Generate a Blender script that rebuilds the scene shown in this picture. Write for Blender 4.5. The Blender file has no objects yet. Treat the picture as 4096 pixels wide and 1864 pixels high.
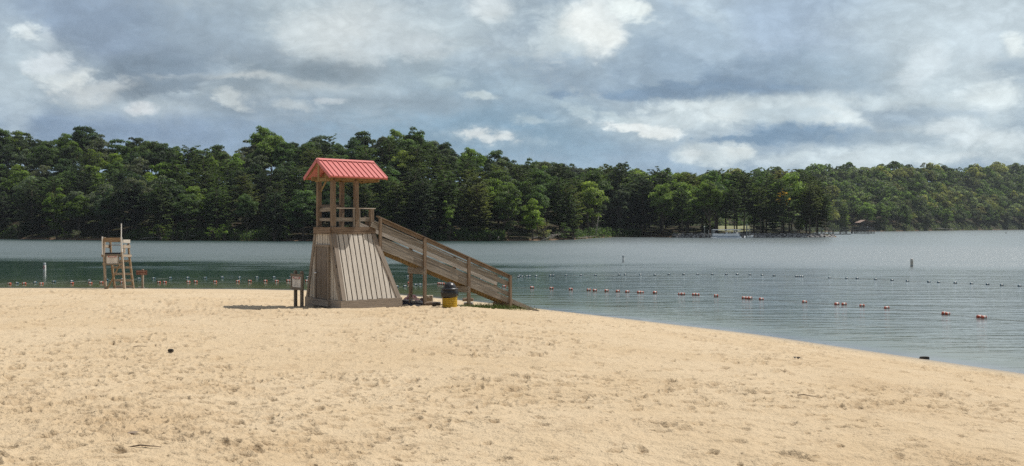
import bpy, math, random
import numpy as np
from mathutils import Vector, Matrix, noise as mnoise

R = math.radians
rnd = random.Random(11)
rng = np.random.default_rng(7)
scene = bpy.context.scene
COL = scene.collection
H = 3.9; F = 3500.0; HZ = 902.0; CX = 2048.0     # eye height over the lake, focal length and horizon in photo pixels

def at(px, py, Y):
    """world point seen at photo pixel px,py at distance Y"""
    return Vector(((px - CX) / F * Y, Y, H - (py - HZ) / F * Y))
def onwater(px, py):
    return at(px, py, H * F / (py - HZ))

# ------------------------------------------------------------------ node helpers
class NT:
    def __init__(s, tree): s.t = tree; s.n = tree.nodes; s.l = tree.links
    def new(s, typ, **kw):
        nd = s.n.new(typ)
        for k, v in kw.items():
            if k == 'ins':
                for a, b in v.items(): s.put(nd.inputs[a], b)
            else: setattr(nd, k, v)
        return nd
    def put(s, sock, v):
        if isinstance(v, bpy.types.NodeSocket): s.l.new(v, sock)
        elif isinstance(v, bpy.types.Node): s.l.new(v.outputs[0], sock)
        else: sock.default_value = v
    def math(s, op, a, b=0.0, c=0.0, clamp=False):
        nd = s.new('ShaderNodeMath', operation=op, use_clamp=clamp)
        s.put(nd.inputs[0], a); s.put(nd.inputs[1], b); s.put(nd.inputs[2], c)
        return nd.outputs[0]
    def vmath(s, op, a, b=(0, 0, 0), scale=None):
        nd = s.new('ShaderNodeVectorMath', operation=op)
        s.put(nd.inputs[0], a); s.put(nd.inputs[1], b)
        if scale is not None: s.put(nd.inputs['Scale'], scale)
        return nd.outputs['Value'] if op in ('LENGTH', 'DOT_PRODUCT') else nd.outputs[0]
    def noise(s, vec, scale, detail=4, rough=.55, dist=0, out=0, lac=2.0):
        nd = s.new('ShaderNodeTexNoise'); s.put(nd.inputs['Vector'], vec)
        s.put(nd.inputs['Scale'], scale); s.put(nd.inputs['Detail'], detail)
        s.put(nd.inputs['Roughness'], rough); s.put(nd.inputs['Distortion'], dist); s.put(nd.inputs['Lacunarity'], lac)
        return nd.outputs[out]
    def mix(s, fac, a, b, blend='MIX'):
        nd = s.new('ShaderNodeMix', data_type='RGBA', blend_type=blend)
        s.put(nd.inputs[0], fac); s.put(nd.inputs[6], a); s.put(nd.inputs[7], b)
        return nd.outputs[2]
    def ramp(s, fac, stops):
        nd = s.new('ShaderNodeValToRGB'); cr = nd.color_ramp
        while len(cr.elements) < len(stops): cr.elements.new(.5)
        for e, (p, c) in zip(cr.elements, stops):
            e.position = p; e.color = (c, c, c, 1) if isinstance(c, (int, float)) else (*c, 1)
        s.put(nd.inputs[0], fac); return nd.outputs[0]
    def sstep(s, v, a, b):
        nd = s.new('ShaderNodeMapRange', interpolation_type='SMOOTHSTEP')
        s.put(nd.inputs[0], v); s.put(nd.inputs[1], a); s.put(nd.inputs[2], b); return nd.outputs[0]
    def mapping(s, vec, scale=(1, 1, 1), loc=(0, 0, 0)):
        nd = s.new('ShaderNodeMapping'); s.put(nd.inputs[0], vec)
        nd.inputs['Scale'].default_value = scale; nd.inputs['Location'].default_value = loc
        return nd.outputs[0]
    def attr(s, name, out='Vector'):
        return s.new('ShaderNodeAttribute', attribute_name=name).outputs[out]
    def bump(s, h, strength=.5, dist=.01, normal=None):
        nd = s.new('ShaderNodeBump'); s.put(nd.inputs['Height'], h)
        s.put(nd.inputs['Strength'], strength); s.put(nd.inputs['Distance'], dist)
        if normal is not None: s.put(nd.inputs['Normal'], normal)
        return nd.outputs[0]

def rgb(c): return (c[0], c[1], c[2], 1.0)
def new_mat(name):
    m = bpy.data.materials.new(name); m.use_nodes = True
    t = NT(m.node_tree); t.n.clear()
    out = t.new('ShaderNodeOutputMaterial')
    b = t.new('ShaderNodeBsdfPrincipled'); t.l.new(b.outputs[0], out.inputs[0])
    return m, t, b, out

MATS = {}
def wood_mat(name, c1, c2, dark=(.03, .02, .014), rough=.85, knots=.5, stain=.35):
    if name in MATS: return MATS[name]
    m, t, b, _ = new_mat(name)
    g = t.attr('grain')
    v = t.mapping(g, (1.0, 22, 22))
    n1 = t.noise(v, 1.6, 5, .62, .4)
    v2 = t.mapping(g, (.55, 3.0, 3.0))
    n2 = t.noise(v2, 1.3, 3, .5)
    col = t.mix(t.sstep(n1, .33, .66), rgb(c1), rgb(c2))
    col = t.mix(t.math('MULTIPLY', t.sstep(n2, .5, .75), stain), col, rgb(dark))
    kn = t.new('ShaderNodeTexVoronoi'); t.put(kn.inputs['Vector'], t.mapping(g, (1.3, 5.5, 5.5))); kn.inputs['Scale'].default_value = 1.0
    kf = t.math('MULTIPLY', t.math('SUBTRACT', 1.0, t.sstep(kn.outputs['Distance'], .07, .17)), knots)
    col = t.mix(kf, col, rgb(dark))
    cr = t.sstep(t.noise(t.mapping(g, (.8, 45, 45)), 1.4, 2, .5), .62, .72)
    col = t.mix(t.math('MULTIPLY', cr, .55), col, rgb(dark))
    t.put(b.inputs['Base Color'], col); b.inputs['Roughness'].default_value = rough
    b.inputs['Specular IOR Level'].default_value = .25
    t.put(b.inputs['Normal'], t.bump(n1, .5, .012))
    MATS[name] = m; return m
def paint_mat(name, c, wear=(.2, .17, .14), amount=.3, rough=.6, metal=0, spec=.4, scale=3.0):
    if name in MATS: return MATS[name]
    m, t, b, _ = new_mat(name)
    p = t.new('ShaderNodeTexCoord').outputs['Object']
    n = t.noise(p, scale, 6, .65); n2 = t.noise(p, scale * 9, 3, .6)
    f = t.math('MULTIPLY', t.sstep(t.math('ADD', t.math('MULTIPLY', n, .7), t.math('MULTIPLY', n2, .3)), .5, .68), amount)
    t.put(b.inputs['Base Color'], t.mix(f, rgb(c), rgb(wear)))
    b.inputs['Roughness'].default_value = rough; b.inputs['Metallic'].default_value = metal
    b.inputs['Specular IOR Level'].default_value = spec
    t.put(b.inputs['Normal'], t.bump(n2, .25, .004))
    MATS[name] = m; return m

# ------------------------------------------------------------------ mesh helpers
class MB:
    def __init__(s): s.v = []; s.f = []; s.g = []; s.seed = rnd.random() * 50; s.mi = []; s.cm = 0
    def _add(s, vs, fs, gr):
        o = len(s.v); s.v += [tuple(p) for p in vs]; s.g += gr
        s.f += [tuple(i + o for i in f) for f in fs]; s.mi += [s.cm] * len(fs)
    def beam(s, p0, p1, w, d, up=(0, 0, 1), jit=.002, taper=1.0):
        """a board from p0 to p1, w across, d along `up`"""
        p0 = Vector(p0); p1 = Vector(p1); ax = p1 - p0; L = ax.length; a = ax.normalized()
        up = Vector(up)
        if abs(a.dot(up.normalized())) > .98: up = Vector((0, 1, 0)) if abs(a.y) < .9 else Vector((1, 0, 0))
        sd = a.cross(up).normalized(); u2 = sd.cross(a).normalized()
        s.seed += 3.37; n = max(1, int(L / .8)); vs = []; gr = []
        for k in range(n + 1):
            q = p0.lerp(p1, k / n); tp = 1 + (taper - 1) * k / n
            q = q + sd * rnd.uniform(-jit, jit) + u2 * rnd.uniform(-jit, jit)
            for (i, j) in ((-1, -1), (1, -1), (1, 1), (-1, 1)):
                vs.append(q + sd * (i * w * tp / 2) + u2 * (j * d * tp / 2))
                gr.append((L * k / n + s.seed * 7, i * w / 2 + s.seed, j * d / 2 + s.seed * 1.7))
        fs = [(3, 2, 1, 0), tuple(4 * n + i for i in range(4))]
        for k in range(n):
            for i in range(4):
                j = (i + 1) % 4; fs.append((4 * k + i, 4 * k + j, 4 * k + 4 + j, 4 * k + 4 + i))
        s._add(vs, fs, gr); return s
    def box(s, c, size, rz=0):
        c = Vector(c); d = Vector((math.cos(rz), math.sin(rz), 0)) * size[0] / 2
        return s.beam(c - d, c + d, size[1], size[2])
    def slab(s, poly, nrm, th, glen=None, gdir=(0, 0, 1)):
        """extrude a planar polygon by th against its normal"""
        nrm = Vector(nrm).normalized(); s.seed += 2.1; gd = Vector(gdir); gs = gd.cross(nrm)
        n = len(poly); vs = [Vector(p) for p in poly] + [Vector(p) - nrm * th for p in poly]
        fs = [tuple(range(n)), tuple(range(2 * n - 1, n - 1, -1))]
        for i in range(n):
            j = (i + 1) % n; fs.append((i, i + n, j + n, j))
        gr = [(p.dot(gd) + s.seed * 7, p.dot(gs) + s.seed, s.seed * 1.7 + p.dot(nrm)) for p in vs]
        s._add(vs, fs, gr); return s
    def lathe(s, prof, c=(0, 0, 0), n=24, axis='z', jit=0):
        c = Vector(c); vs = []; fs = []
        for (r, z) in prof:
            for k in range(n):
                a = 2 * math.pi * k / n; rr = r * (1 + jit * rnd.uniform(-1, 1))
                q = (rr * math.cos(a), rr * math.sin(a), z)
                if axis == 'x': q = (q[2], q[0], q[1])
                vs.append(c + Vector(q))
        m = len(prof)
        for i in range(m - 1):
            for k in range(n):
                j = (k + 1) % n; fs.append((i * n + k, i * n + j, (i + 1) * n + j, (i + 1) * n + k))
        fs.append(tuple(range(n - 1, -1, -1))); fs.append(tuple((m - 1) * n + k for k in range(n)))
        s._add(vs, fs, [(p.z, p.x, p.y) for p in vs]); return s
    def tube(s, pts, rad, n=8):
        pts = [Vector(p) for p in pts]; m = len(pts)
        if not isinstance(rad, (list, tuple)): rad = [rad] * m
        vs = []; fs = []; gr = []; s.seed += 1.3; L = 0
        for i, p in enumerate(pts):
            a = (pts[min(i + 1, m - 1)] - pts[max(i - 1, 0)])
            a = a.normalized() if a.length > 1e-9 else Vector((0, 0, 1))
            x = a.orthogonal() if i == 0 else (px - a * px.dot(a)); x = x.normalized(); px = x; y = a.cross(x)
            if i: L += (p - pts[i - 1]).length
            for k in range(n):
                t = 2 * math.pi * k / n
                vs.append(p + (x * math.cos(t) + y * math.sin(t)) * rad[i]); gr.append((L + s.seed, math.cos(t) * rad[i], math.sin(t) * rad[i] + s.seed))
        for i in range(m - 1):
            for k in range(n):
                j = (k + 1) % n; fs.append((i * n + k, i * n + j, (i + 1) * n + j, (i + 1) * n + k))
        fs.append(tuple(range(n - 1, -1, -1))); fs.append(tuple((m - 1) * n + k for k in range(n)))
        s._add(vs, fs, gr); return s
    def rock(s, c, r, seed=0, flat=.7, n=2):
        c = Vector(c); r = Vector(r) if isinstance(r, (tuple, list)) else Vector((r, r, r * flat))
        vs, fs = ico(n)
        out = []
        for p in vs:
            q = Vector(p); d = 1 + .35 * mnoise.noise(q * 1.1 + Vector((seed * 7.3, seed, 0))) + .15 * mnoise.noise(q * 3 + Vector((0, seed, 9)))
            q = q * d
            q = Vector([max(-.75, min(.75, x)) for x in q])
            out.append(c + Vector((q.x * r.x, q.y * r.y, q.z * r.z)))
        s._add(out, fs, [(p.x, p.y, p.z) for p in out]); return s
    def build(s, name, mats, parent=None, smooth=False):
        me = bpy.data.meshes.new(name); me.from_pydata(s.v, [], s.f); me.update()
        at_ = me.attributes.new('grain', 'FLOAT_VECTOR', 'POINT')
        at_.data.foreach_set('vector', np.array(s.g, dtype=np.float32).ravel())
        if not isinstance(mats, (list, tuple)): mats = [mats]
        for m in mats: me.materials.append(m)
        if len(mats) > 1: me.polygons.foreach_set('material_index', s.mi)
        if smooth: me.polygons.foreach_set('use_smooth', [True] * len(me.polygons))
        o = bpy.data.objects.new(name, me); COL.objects.link(o)
        if parent: o.parent = parent
        return o
_ico = {}
def ico(n):
    if n not in _ico:
        import bmesh
        bm = bmesh.new(); bmesh.ops.create_icosphere(bm, subdivisions=n, radius=1)
        _ico[n] = ([tuple(v.co) for v in bm.verts], [tuple(v.index for v in f.verts) for f in bm.faces]); bm.free()
    return _ico[n]
def tag(o, label=None, cat=None, group=None, kind=None):
    if label: o['label'] = label
    if cat: o['category'] = cat
    if group: o['group'] = group
    if kind: o['kind'] = kind
    return o
def thing(name, label, cat, loc=(0, 0, 0), rz=0, group=None):
    o = bpy.data.objects.new(name, None); COL.objects.link(o); o.location = loc; o.rotation_euler = (0, 0, rz)
    o.empty_display_size = .2
    return tag(o, label, cat, group)
def text_mesh(name, txt, size, mat, parent, loc, rot, align='CENTER', bold=0.0, sx=1.0):
    cu = bpy.data.curves.new(name, 'FONT'); cu.body = txt; cu.size = size; cu.align_x = align; cu.align_y = 'CENTER'
    cu.extrude = .0015; cu.offset = bold; cu.space_line = 1.1
    o = bpy.data.objects.new(name, cu); COL.objects.link(o)
    dg = bpy.context.evaluated_depsgraph_get(); me = bpy.data.meshes.new_from_object(o.evaluated_get(dg))
    bpy.data.objects.remove(o); bpy.data.curves.remove(cu)
    me.materials.clear(); me.materials.append(mat)
    o = bpy.data.objects.new(name, me); COL.objects.link(o); o.parent = parent
    o.location = loc; o.rotation_euler = rot; o.scale = (sx, 1, 1)
    return o
def mesh_np(name, verts, faces, mat, parent=None, smooth=False, attrs=None):
    """faces: (n,k) int array"""
    me = bpy.data.meshes.new(name); n, k = faces.shape
    me.vertices.add(len(verts)); me.vertices.foreach_set('co', np.asarray(verts, dtype=np.float32).ravel())
    me.loops.add(n * k); me.loops.foreach_set('vertex_index', faces.astype(np.int32).ravel())
    me.polygons.add(n); me.polygons.foreach_set('loop_start', np.arange(0, n * k, k, dtype=np.int32))
    me.polygons.foreach_set('loop_total', np.full(n, k, dtype=np.int32))
    me.update(calc_edges=True)
    if smooth: me.polygons.foreach_set('use_smooth', np.ones(n, dtype=bool))
    for nm, a in (attrs or {}).items():
        x = me.attributes.new(nm, 'FLOAT', 'POINT'); x.data.foreach_set('value', a.astype(np.float32))
    if mat: me.materials.append(mat)
    me.validate()
    o = bpy.data.objects.new(name, me); COL.objects.link(o)
    if parent: o.parent = parent
    return o

# numpy value noise
_P = rng.random((256, 256)).astype(np.float64)
def vnoise(x, y):
    xi = np.floor(x).astype(int); yi = np.floor(y).astype(int); fx = x - xi; fy = y - yi
    fx = fx * fx * (3 - 2 * fx); fy = fy * fy * (3 - 2 * fy)
    a = _P[xi & 255, yi & 255]; b = _P[(xi + 1) & 255, yi & 255]; c = _P[xi & 255, (yi + 1) & 255]; d = _P[(xi + 1) & 255, (yi + 1) & 255]
    return (a * (1 - fx) + b * fx) * (1 - fy) + (c * (1 - fx) + d * fx) * fy - .5
def fbm(x, y, o=4, g=.5):
    r = 0; a = 1
    for i in range(o):
        r = r + a * vnoise(x + 17.3 * i, y - 9.1 * i); x = x * 2.03; y = y * 2.03; a *= g
    return r
def ss(x, a, b):
    t = np.clip((x - a) / (b - a), 0, 1); return t * t * (3 - 2 * t)

# ------------------------------------------------------------------ beach form
SHORE = np.array([(-160, 62), (-60, 56.5), (-32, 54.8), (-24, 54.4), (-16.1, 53.7), (-12.8, 52.9), (-9, 51.3), (-6.3, 49.3), (-4, 47.1), (-1.9, 45),
                  (-.35, 43.2), (1.6, 40.6), (3.8, 37.9), (6.4, 34.5), (8.75, 31.4), (11.2, 27), (13.5, 23), (15.5, 18), (17, 12), (18.2, 5), (19, -5), (20, -60)], dtype=float)
def shore_d(x, y):
    best = np.full(np.shape(x), 1e9); sg = np.ones(np.shape(x))
    for (ax, ay), (bx, by) in zip(SHORE[:-1], SHORE[1:]):
        dx, dy = bx - ax, by - ay; L2 = dx * dx + dy * dy
        t = np.clip(((x - ax) * dx + (y - ay) * dy) / L2, 0, 1)
        ex = x - ax - t * dx; ey = y - ay - t * dy; d = np.hypot(ex, ey)
        m = d < best; best = np.where(m, d, best)
        sg = np.where(m, np.where((x - ax) * dy - (y - ay) * dx >= 0, 1, -1), sg)
    return best * sg
PR = np.array([(-60, -3), (-12, -1.5), (-3, -.35), (0, 0), (1.9, .17), (4, .46), (6.1, .67), (8.2, .89), (12.1, 1.07), (18, 1.15), (24, 1.34), (32, 1.65), (45, 2.2), (80, 2.6)])
PL = np.array([(-60, -3), (-12, -1.5), (-3, -.3), (0, 0), (2, .11), (4, .21), (8, .44), (12, .78), (15, 1.04), (18, 1.13), (24, 1.30), (32, 1.55), (42, 1.85), (80, 2.6)])
def ground_np(x, y):
    d = shore_d(x, y)
    w = ss(-x, 1.5, 9.5) * ss(y, 26, 36)
    near = .45 * (1 - ss(y, 4, 20)) * ss(d, 3, 13)
    return np.interp(d, PR[:, 0], PR[:, 1]) * (1 - w) + np.interp(d, PL[:, 0], PL[:, 1]) * w + near
def ground(x, y): return float(ground_np(np.array([x]), np.array([y]))[0])
def foot(px, py):
    """where the sight line of a photo pixel meets the beach"""
    Y = np.arange(3, 70, .02); X = (px - CX) / F * Y; Z = H - (py - HZ) / F * Y
    g = ground_np(X, Y); k = int(np.argmax(Z <= g)) if (Z <= g).any() else int(np.argmin(np.where(Y > 8, Z - g, 9)))
    return Vector((X[k], Y[k], g[k]))

# ================================================================== CAMERA / WORLD / SUN
cam = bpy.data.cameras.new('camera'); co = bpy.data.objects.new('camera', cam); COL.objects.link(co)
co.location = (0, 0, H); co.rotation_euler = (R(90), 0, 0)
cam.sensor_width = 36; cam.lens = 36 * F / 4096; cam.shift_y = -(932 - HZ) / 4096; cam.clip_end = 6000; cam.clip_start = .1
scene.camera = co
SUN = Vector((.46, .25, .85)).normalized()
sun = bpy.data.lights.new('sun', 'SUN'); so = bpy.data.objects.new('sun', sun); COL.objects.link(so)
sun.energy = 5.0; sun.angle = R(.55); sun.color = (1, .95, .87)
so.rotation_euler = SUN.to_track_quat('Z', 'Y').to_euler(); so.location = SUN * 60
scene.view_settings.view_transform = 'Standard'; scene.view_settings.look = 'None'
scene.view_settings.exposure = 0; scene.view_settings.gamma = 1

def srgb(r, g, b):
    return tuple(((c / 255) / 12.92 if c / 255 <= .04045 else ((c / 255 + .055) / 1.055) ** 2.4) for c in (r, g, b))

def build_world():
    w = bpy.data.worlds.new('World'); scene.world = w; w.use_nodes = True
    t = NT(w.node_tree); t.n.clear()
    out = t.new('ShaderNodeOutputWorld')
    sky = t.new('ShaderNodeTexSky', sky_type='NISHITA'); sky.sun_disc = False
    sky.sun_elevation = math.asin(SUN.z); sky.sun_rotation = math.atan2(SUN.x, SUN.y)
    bg1 = t.new('ShaderNodeBackground', ins={'Color': sky.outputs[0], 'Strength': .1})
    d = t.new('ShaderNodeTexCoord').outputs['Generated']
    sp = t.new('ShaderNodeSeparateXYZ', ins={0: d}); x, y, z = sp.outputs
    hyp = t.math('SQRT', t.math('ADD', t.math('MULTIPLY', x, x), t.math('MULTIPLY', y, y)))
    az = t.math('ARCTAN2', x, y)
    el = t.math('ARCTANGENT', t.math('DIVIDE', z, t.math('MAXIMUM', hyp, .001)))
    # flat cloud deck seen in perspective, for cloud texture
    zz = t.math('ADD', t.math('MAXIMUM', z, 0), .16)
    cv = t.new('ShaderNodeCombineXYZ', ins={0: t.math('DIVIDE', x, zz), 1: t.math('DIVIDE', y, zz), 2: t.math('MULTIPLY', z, 2.0)}).outputs[0]
    ae = t.new('ShaderNodeCombineXYZ', ins={0: az, 1: t.math('MULTIPLY', el, 1.7), 2: 0.0}).outputs[0]
    wn = t.noise(ae, 11, 8, .64, .2, out=1)
    wv = t.vmath('SCALE', t.vmath('SUBTRACT', wn, (.5, .5, .5)), scale=.075)
    pv = t.vmath('ADD', t.new('ShaderNodeCombineXYZ', ins={0: az, 1: el, 2: 0.0}).outputs[0], t.vmath('MULTIPLY', wv, (1, .55, 0)))
    base_n = t.noise(cv, 1.15, 7, .58, .25)
    fine = t.noise(ae, 13, 8, .66, .5)
    col = t.mix(t.sstep(base_n, .36, .64), rgb(srgb(146, 163, 182)), rgb(srgb(194, 204, 214)))
    # clear blue strip low over the horizon
    col = t.mix(t.math('MULTIPLY', t.math('SUBTRACT', 1.0, t.sstep(el, .06, .13)), .7), col, rgb(srgb(148, 172, 198)))
    S = 1.5907
    e1 = t.noise(ae, 30, 7, .6, .3)
    bil = t.math('ABSOLUTE', t.math('MULTIPLY_ADD', e1, 4.0, -2.0), 0.0)      # cauliflower billows: round lobes with creases between
    bil2 = t.math('ABSOLUTE', t.math('MULTIPLY_ADD', t.noise(ae, 12, 6, .55, .2), 4.0, -2.0), 0.0)
    NN = t.math('ADD', t.math('MULTIPLY', t.math('SUBTRACT', fine, .5), 1.9), t.math('MULTIPLY', t.math('SUBTRACT', .38, bil), .55))
    NN = t.math('ADD', NN, t.math('MULTIPLY', t.math('SUBTRACT', .38, bil2), .35))
    G = bpy.data.node_groups.new('cloud_bank', 'ShaderNodeTree')
    for nm, ty in (('P', 'NodeSocketVector'), ('Col', 'NodeSocketColor'), ('New', 'NodeSocketColor'), ('C', 'NodeSocketVector'), ('Inv', 'NodeSocketVector'), ('Rot', 'NodeSocketFloat'), ('E0', 'NodeSocketFloat'), ('E1', 'NodeSocketFloat'), ('A', 'NodeSocketFloat'), ('N', 'NodeSocketFloat')):
        G.interface.new_socket(nm, in_out='INPUT', socket_type=ty)
    G.interface.new_socket('Out', in_out='OUTPUT', socket_type='NodeSocketColor')
    g = NT(G); gi = g.new('NodeGroupInput'); go = g.new('NodeGroupOutput')
    q = g.vmath('SUBTRACT', gi.outputs['P'], gi.outputs['C'])
    vr = g.new('ShaderNodeVectorRotate', rotation_type='Z_AXIS'); g.l.new(q, vr.inputs[0]); g.l.new(gi.outputs['Rot'], vr.inputs['Angle'])
    ln = g.math('ADD', g.vmath('LENGTH', g.vmath('MULTIPLY', vr.outputs[0], gi.outputs['Inv'])), gi.outputs['N'])
    f = g.math('MULTIPLY', g.math('SUBTRACT', 1.0, g.sstep(ln, gi.outputs['E0'], gi.outputs['E1'])), gi.outputs['A'])
    g.l.new(g.mix(f, gi.outputs['Col'], gi.outputs['New']), go.inputs[0])
    NN = t.math('SUBTRACT', NN, .06); NL = [NN, t.math('MULTIPLY', NN, .72), t.math('MULTIPLY', NN, .45)]
    def blob(col, cx, cy, rx, ry, c, rot=0, soft=.5, a=.85):
        px = cx * S; py = cy * S
        A = math.atan((px - CX) / F); E = math.atan((HZ - py) / F * math.cos(A))
        nd = t.new('ShaderNodeGroup'); nd.node_tree = G
        k = math.cos(A) ** 2
        t.put(nd.inputs['P'], pv); t.put(nd.inputs['Col'], col); nd.inputs['New'].default_value = rgb(srgb(*c))
        nd.inputs['C'].default_value = (A, E, 0); nd.inputs['Inv'].default_value = (F / (rx * S * k), F / (ry * S), 0)
        nd.inputs['Rot'].default_value = R(rot); sf = min(.95, soft * .85 + .08); nd.inputs['E0'].default_value = 1 - sf; nd.inputs['E1'].default_value = 1 + sf * .65
        nd.inputs['A'].default_value = a; t.put(nd.inputs['N'], NL[0 if ry < 22 else (1 if ry < 45 else 2)])
        return nd.outputs[0]
    BL = [  # centre x,y, radii (overview pixels), colour, tilt, softness, strength
        (250, 60, 330, 130, (146, 163, 188), 8, .7, .9), (1000, 60, 420, 130, (182, 193, 204), 0, .8, .7),
        (560, 60, 220, 90, (156, 172, 190), 0, .8, .7), (250, 330, 600, 60, (140, 160, 188), 0, .8, .9),
        (1250, 330, 420, 90, (142, 170, 194), 0, .7, .9), (1180, 215, 300, 70, (160, 180, 198), 0, .8, .8),
        (340, 185, 250, 55, (132, 147, 165), -14, .6, .95), (600, 215, 200, 32, (142, 155, 168), -8, .7, .8),
        (820, 170, 290, 40, (134, 150, 166), -2, .7, .95), (520, 255, 190, 22, (146, 160, 176), 0, .8, .7),
        (1000, 255, 260, 28, (150, 165, 180), 0, .8, .8), (1030, 170, 150, 60, (168, 184, 198), 0, .8, .7),
        # bright left
        (25, 200, 70, 150, (190, 202, 214), 0, .7, .8), (110, 95, 45, 35, (204, 212, 222), -20, .5, .9),
        (150, 185, 75, 34, (222, 224, 226), -12, .35, .95), (240, 225, 140, 24, (205, 209, 214), -10, .6, .85),
        (360, 268, 50, 12, (212, 214, 220), 0, .5, .9), (660, 200, 250, 12, (198, 202, 206), -1, .8, .85),
        (570, 243, 55, 18, (205, 210, 214), 15, .5, .8), (740, 255, 60, 14, (196, 203, 210), 8, .6, .8), (820, 248, 45, 10, (200, 206, 214), 0, .6, .8),
        # bright centre left
        (740, 85, 60, 65, (216, 220, 224), 0, .45, .9), (860, 100, 110, 60, (220, 222, 224), 10, .5, .9), (930, 60, 160, 55, (212, 216, 220), 0, .7, .8),
        (1120, 60, 160, 90, (196, 206, 214), 0, .8, .7), (1225, 20, 60, 30, (222, 226, 230), 0, .5, .9), (1060, 110, 80, 30, (206, 212, 218), 0, .7, .7),
        (1210, 240, 52, 16, (202, 212, 218), 12, .5, .85), (1225, 342, 80, 11, (214, 218, 222), 6, .4, .95), (1110, 200, 60, 25, (182, 196, 206), 0, .7, .8),
        # white tower of cloud
        (1470, 95, 110, 100, (226, 232, 236), -30, .35, .95), (1540, 45, 80, 55, (240, 243, 244), 20, .3, .95), (1450, 70, 50, 40, (240, 242, 242), 0, .4, .95),
        (1400, 175, 60, 25, (226, 232, 236), 30, .5, .9),
        # big dark cloud
        (1880, 100, 420, 140, (176, 192, 210), 0, .35, .9), (1700, 120, 170, 130, (174, 191, 210), 38, .2, .9), (1990, 60, 200, 120, (170, 186, 208), 0, .6, .8),
        (1720, 45, 80, 45, (202, 214, 226), 10, .5, .85),
        (1720, 185, 430, 68, (150, 169, 191), 2, .3, .92), (1760, 222, 380, 34, (137, 157, 181), 2, .35, .92), (1330, 225, 110, 30, (172, 190, 206), 10, .6, .8),
        (2150, 190, 200, 60, (168, 186, 204), 0, .7, .8), (2250, 70, 180, 90, (196, 208, 220), 0, .8, .8), (2450, 130, 160, 110, (206, 216, 226), 0, .7, .85),
        (2540, 190, 80, 40, (164, 182, 202), 0, .6, .8), (2560, 110, 50, 20, (232, 237, 240), 30, .5, .9),
        (2420, 265, 150, 45, (208, 217, 224), 0, .7, .85), (2250, 282, 220, 24, (160, 178, 198), 3, .6, .9), (2460, 270, 40, 20, (178, 192, 208), 0, .6, .7),
        (1700, 300, 140, 32, (212, 220, 226), 0, .45, .9), (1620, 322, 110, 15, (232, 234, 236), 10, .3, .95), (1830, 285, 110, 24, (222, 228, 232), 6, .4, .9),
        (2080, 285, 90, 26, (224, 230, 234), 10, .4, .9), (1970, 300, 120, 24, (196, 208, 218), 0, .5, .9),
        (2000, 345, 250, 26, (138, 163, 190), 0, .45, .95), (2250, 345, 160, 24, (168, 186, 204), 0, .6, .85),
        (1800, 388, 100, 30, (206, 214, 220), 0, .4, .9), (1850, 385, 40, 22, (226, 230, 232), 0, .4, .9), (1760, 395, 30, 14, (222, 226, 230), 0, .4, .85),
        (2250, 385, 120, 26, (206, 216, 224), 0, .5, .85), (2400, 315, 80, 20, (218, 224, 230), 6, .4, .9), (2450, 375, 160, 40, (202, 213, 222), 0, .6, .85),
        (2360, 398, 120, 12, (228, 232, 236), 0, .5, .85), (1330, 300, 60, 14, (190, 204, 214), 0, .6, .7), (1470, 280, 60, 16, (196, 210, 220), 20, .6, .7), (1560, 290, 60, 14, (200, 212, 220), 10, .6, .7),
    ]
    BL += [(1560, 215, 260, 30, (150, 168, 188), 8, .5, .8), (1720, 70, 150, 60, (172, 188, 206), 30, .25, .9), (1640, 150, 130, 60, (164, 182, 202), 40, .2, .9),
           (1500, 60, 75, 70, (242, 244, 244), 0, .3, .95), (1590, 20, 60, 26, (238, 242, 244), 20, .3, .9), (820, 168, 230, 30, (134, 148, 162), -2, .8, .8), (420, 215, 150, 22, (134, 148, 164), -12, .5, .9),
           (1760, 268, 160, 12, (220, 227, 232), 3, .5, .8), (1900, 350, 170, 16, (130, 155, 182), 2, .3, .9), (1700, 230, 330, 18, (134, 156, 182), 1, .4, .9),
           (180, 110, 110, 50, (140, 155, 176), -30, .5, .8), (110, 150, 60, 26, (212, 217, 224), -20, .3, .9), (60, 75, 30, 20, (222, 227, 232), -20, .4, .9), (2330, 175, 40, 50, (214, 222, 230), 20, .5, .8), (2150, 400, 300, 22, (210, 219, 226), 0, .7, .8), (2480, 340, 110, 26, (216, 223, 229), 6, .6, .85), (2050, 255, 200, 14, (206, 215, 222), 2, .7, .7), (980, 110, 120, 40, (204, 211, 218), -8, .6, .8), (600, 120, 130, 40, (160, 174, 190), 10, .7, .7), (2500, 235, 90, 30, (222, 228, 232), 10, .5, .8)]
    for (cx, cy, rx, ry, c, rot, soft, a) in BL:
        if sum(c) < 560: c = tuple(q * .965 for q in c)
        if sum(c) > 640: rx, ry = rx * 1.12, ry * 1.15; c = tuple(min(250, q * 1.03) for q in c); col = blob(col, cx, cy + 2, rx * 1.5, ry * 1.7, (186, 198, 208), rot, .9, .55 * a); soft = min(.9, soft + .15)
        col = blob(col, cx, cy, rx, ry, c, rot, soft, a)
    # fine billows inside the clouds
    k = t.math('ADD', .83, t.math('MULTIPLY', fine, .44))
    k2 = t.math('ADD', .855, t.math('ADD', t.math('MULTIPLY', t.math('MINIMUM', bil, .8), .16), t.math('MULTIPLY', t.math('MINIMUM', bil2, .8), .22)))
    col = t.vmath('SCALE', col, scale=t.math('MULTIPLY', k, k2))
    col = t.vmath('MULTIPLY', col, (.99, 1.035, 1.01))
    # higher sky above the frame: bright broken cloud, thinning towards the zenith
    br = t.mix(t.sstep(base_n, .38, .55), rgb((.52, .59, .66)), rgb((.90, .93, .95)))
    col = t.mix(t.sstep(el, .235, .34), col, br)
    hi = t.sstep(el, .55, .85)
    top = t.mix(t.sstep(base_n, .4, .6), rgb((.30, .38, .50)), rgb((.55, .60, .66)))
    col = t.mix(hi, col, top)
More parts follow.
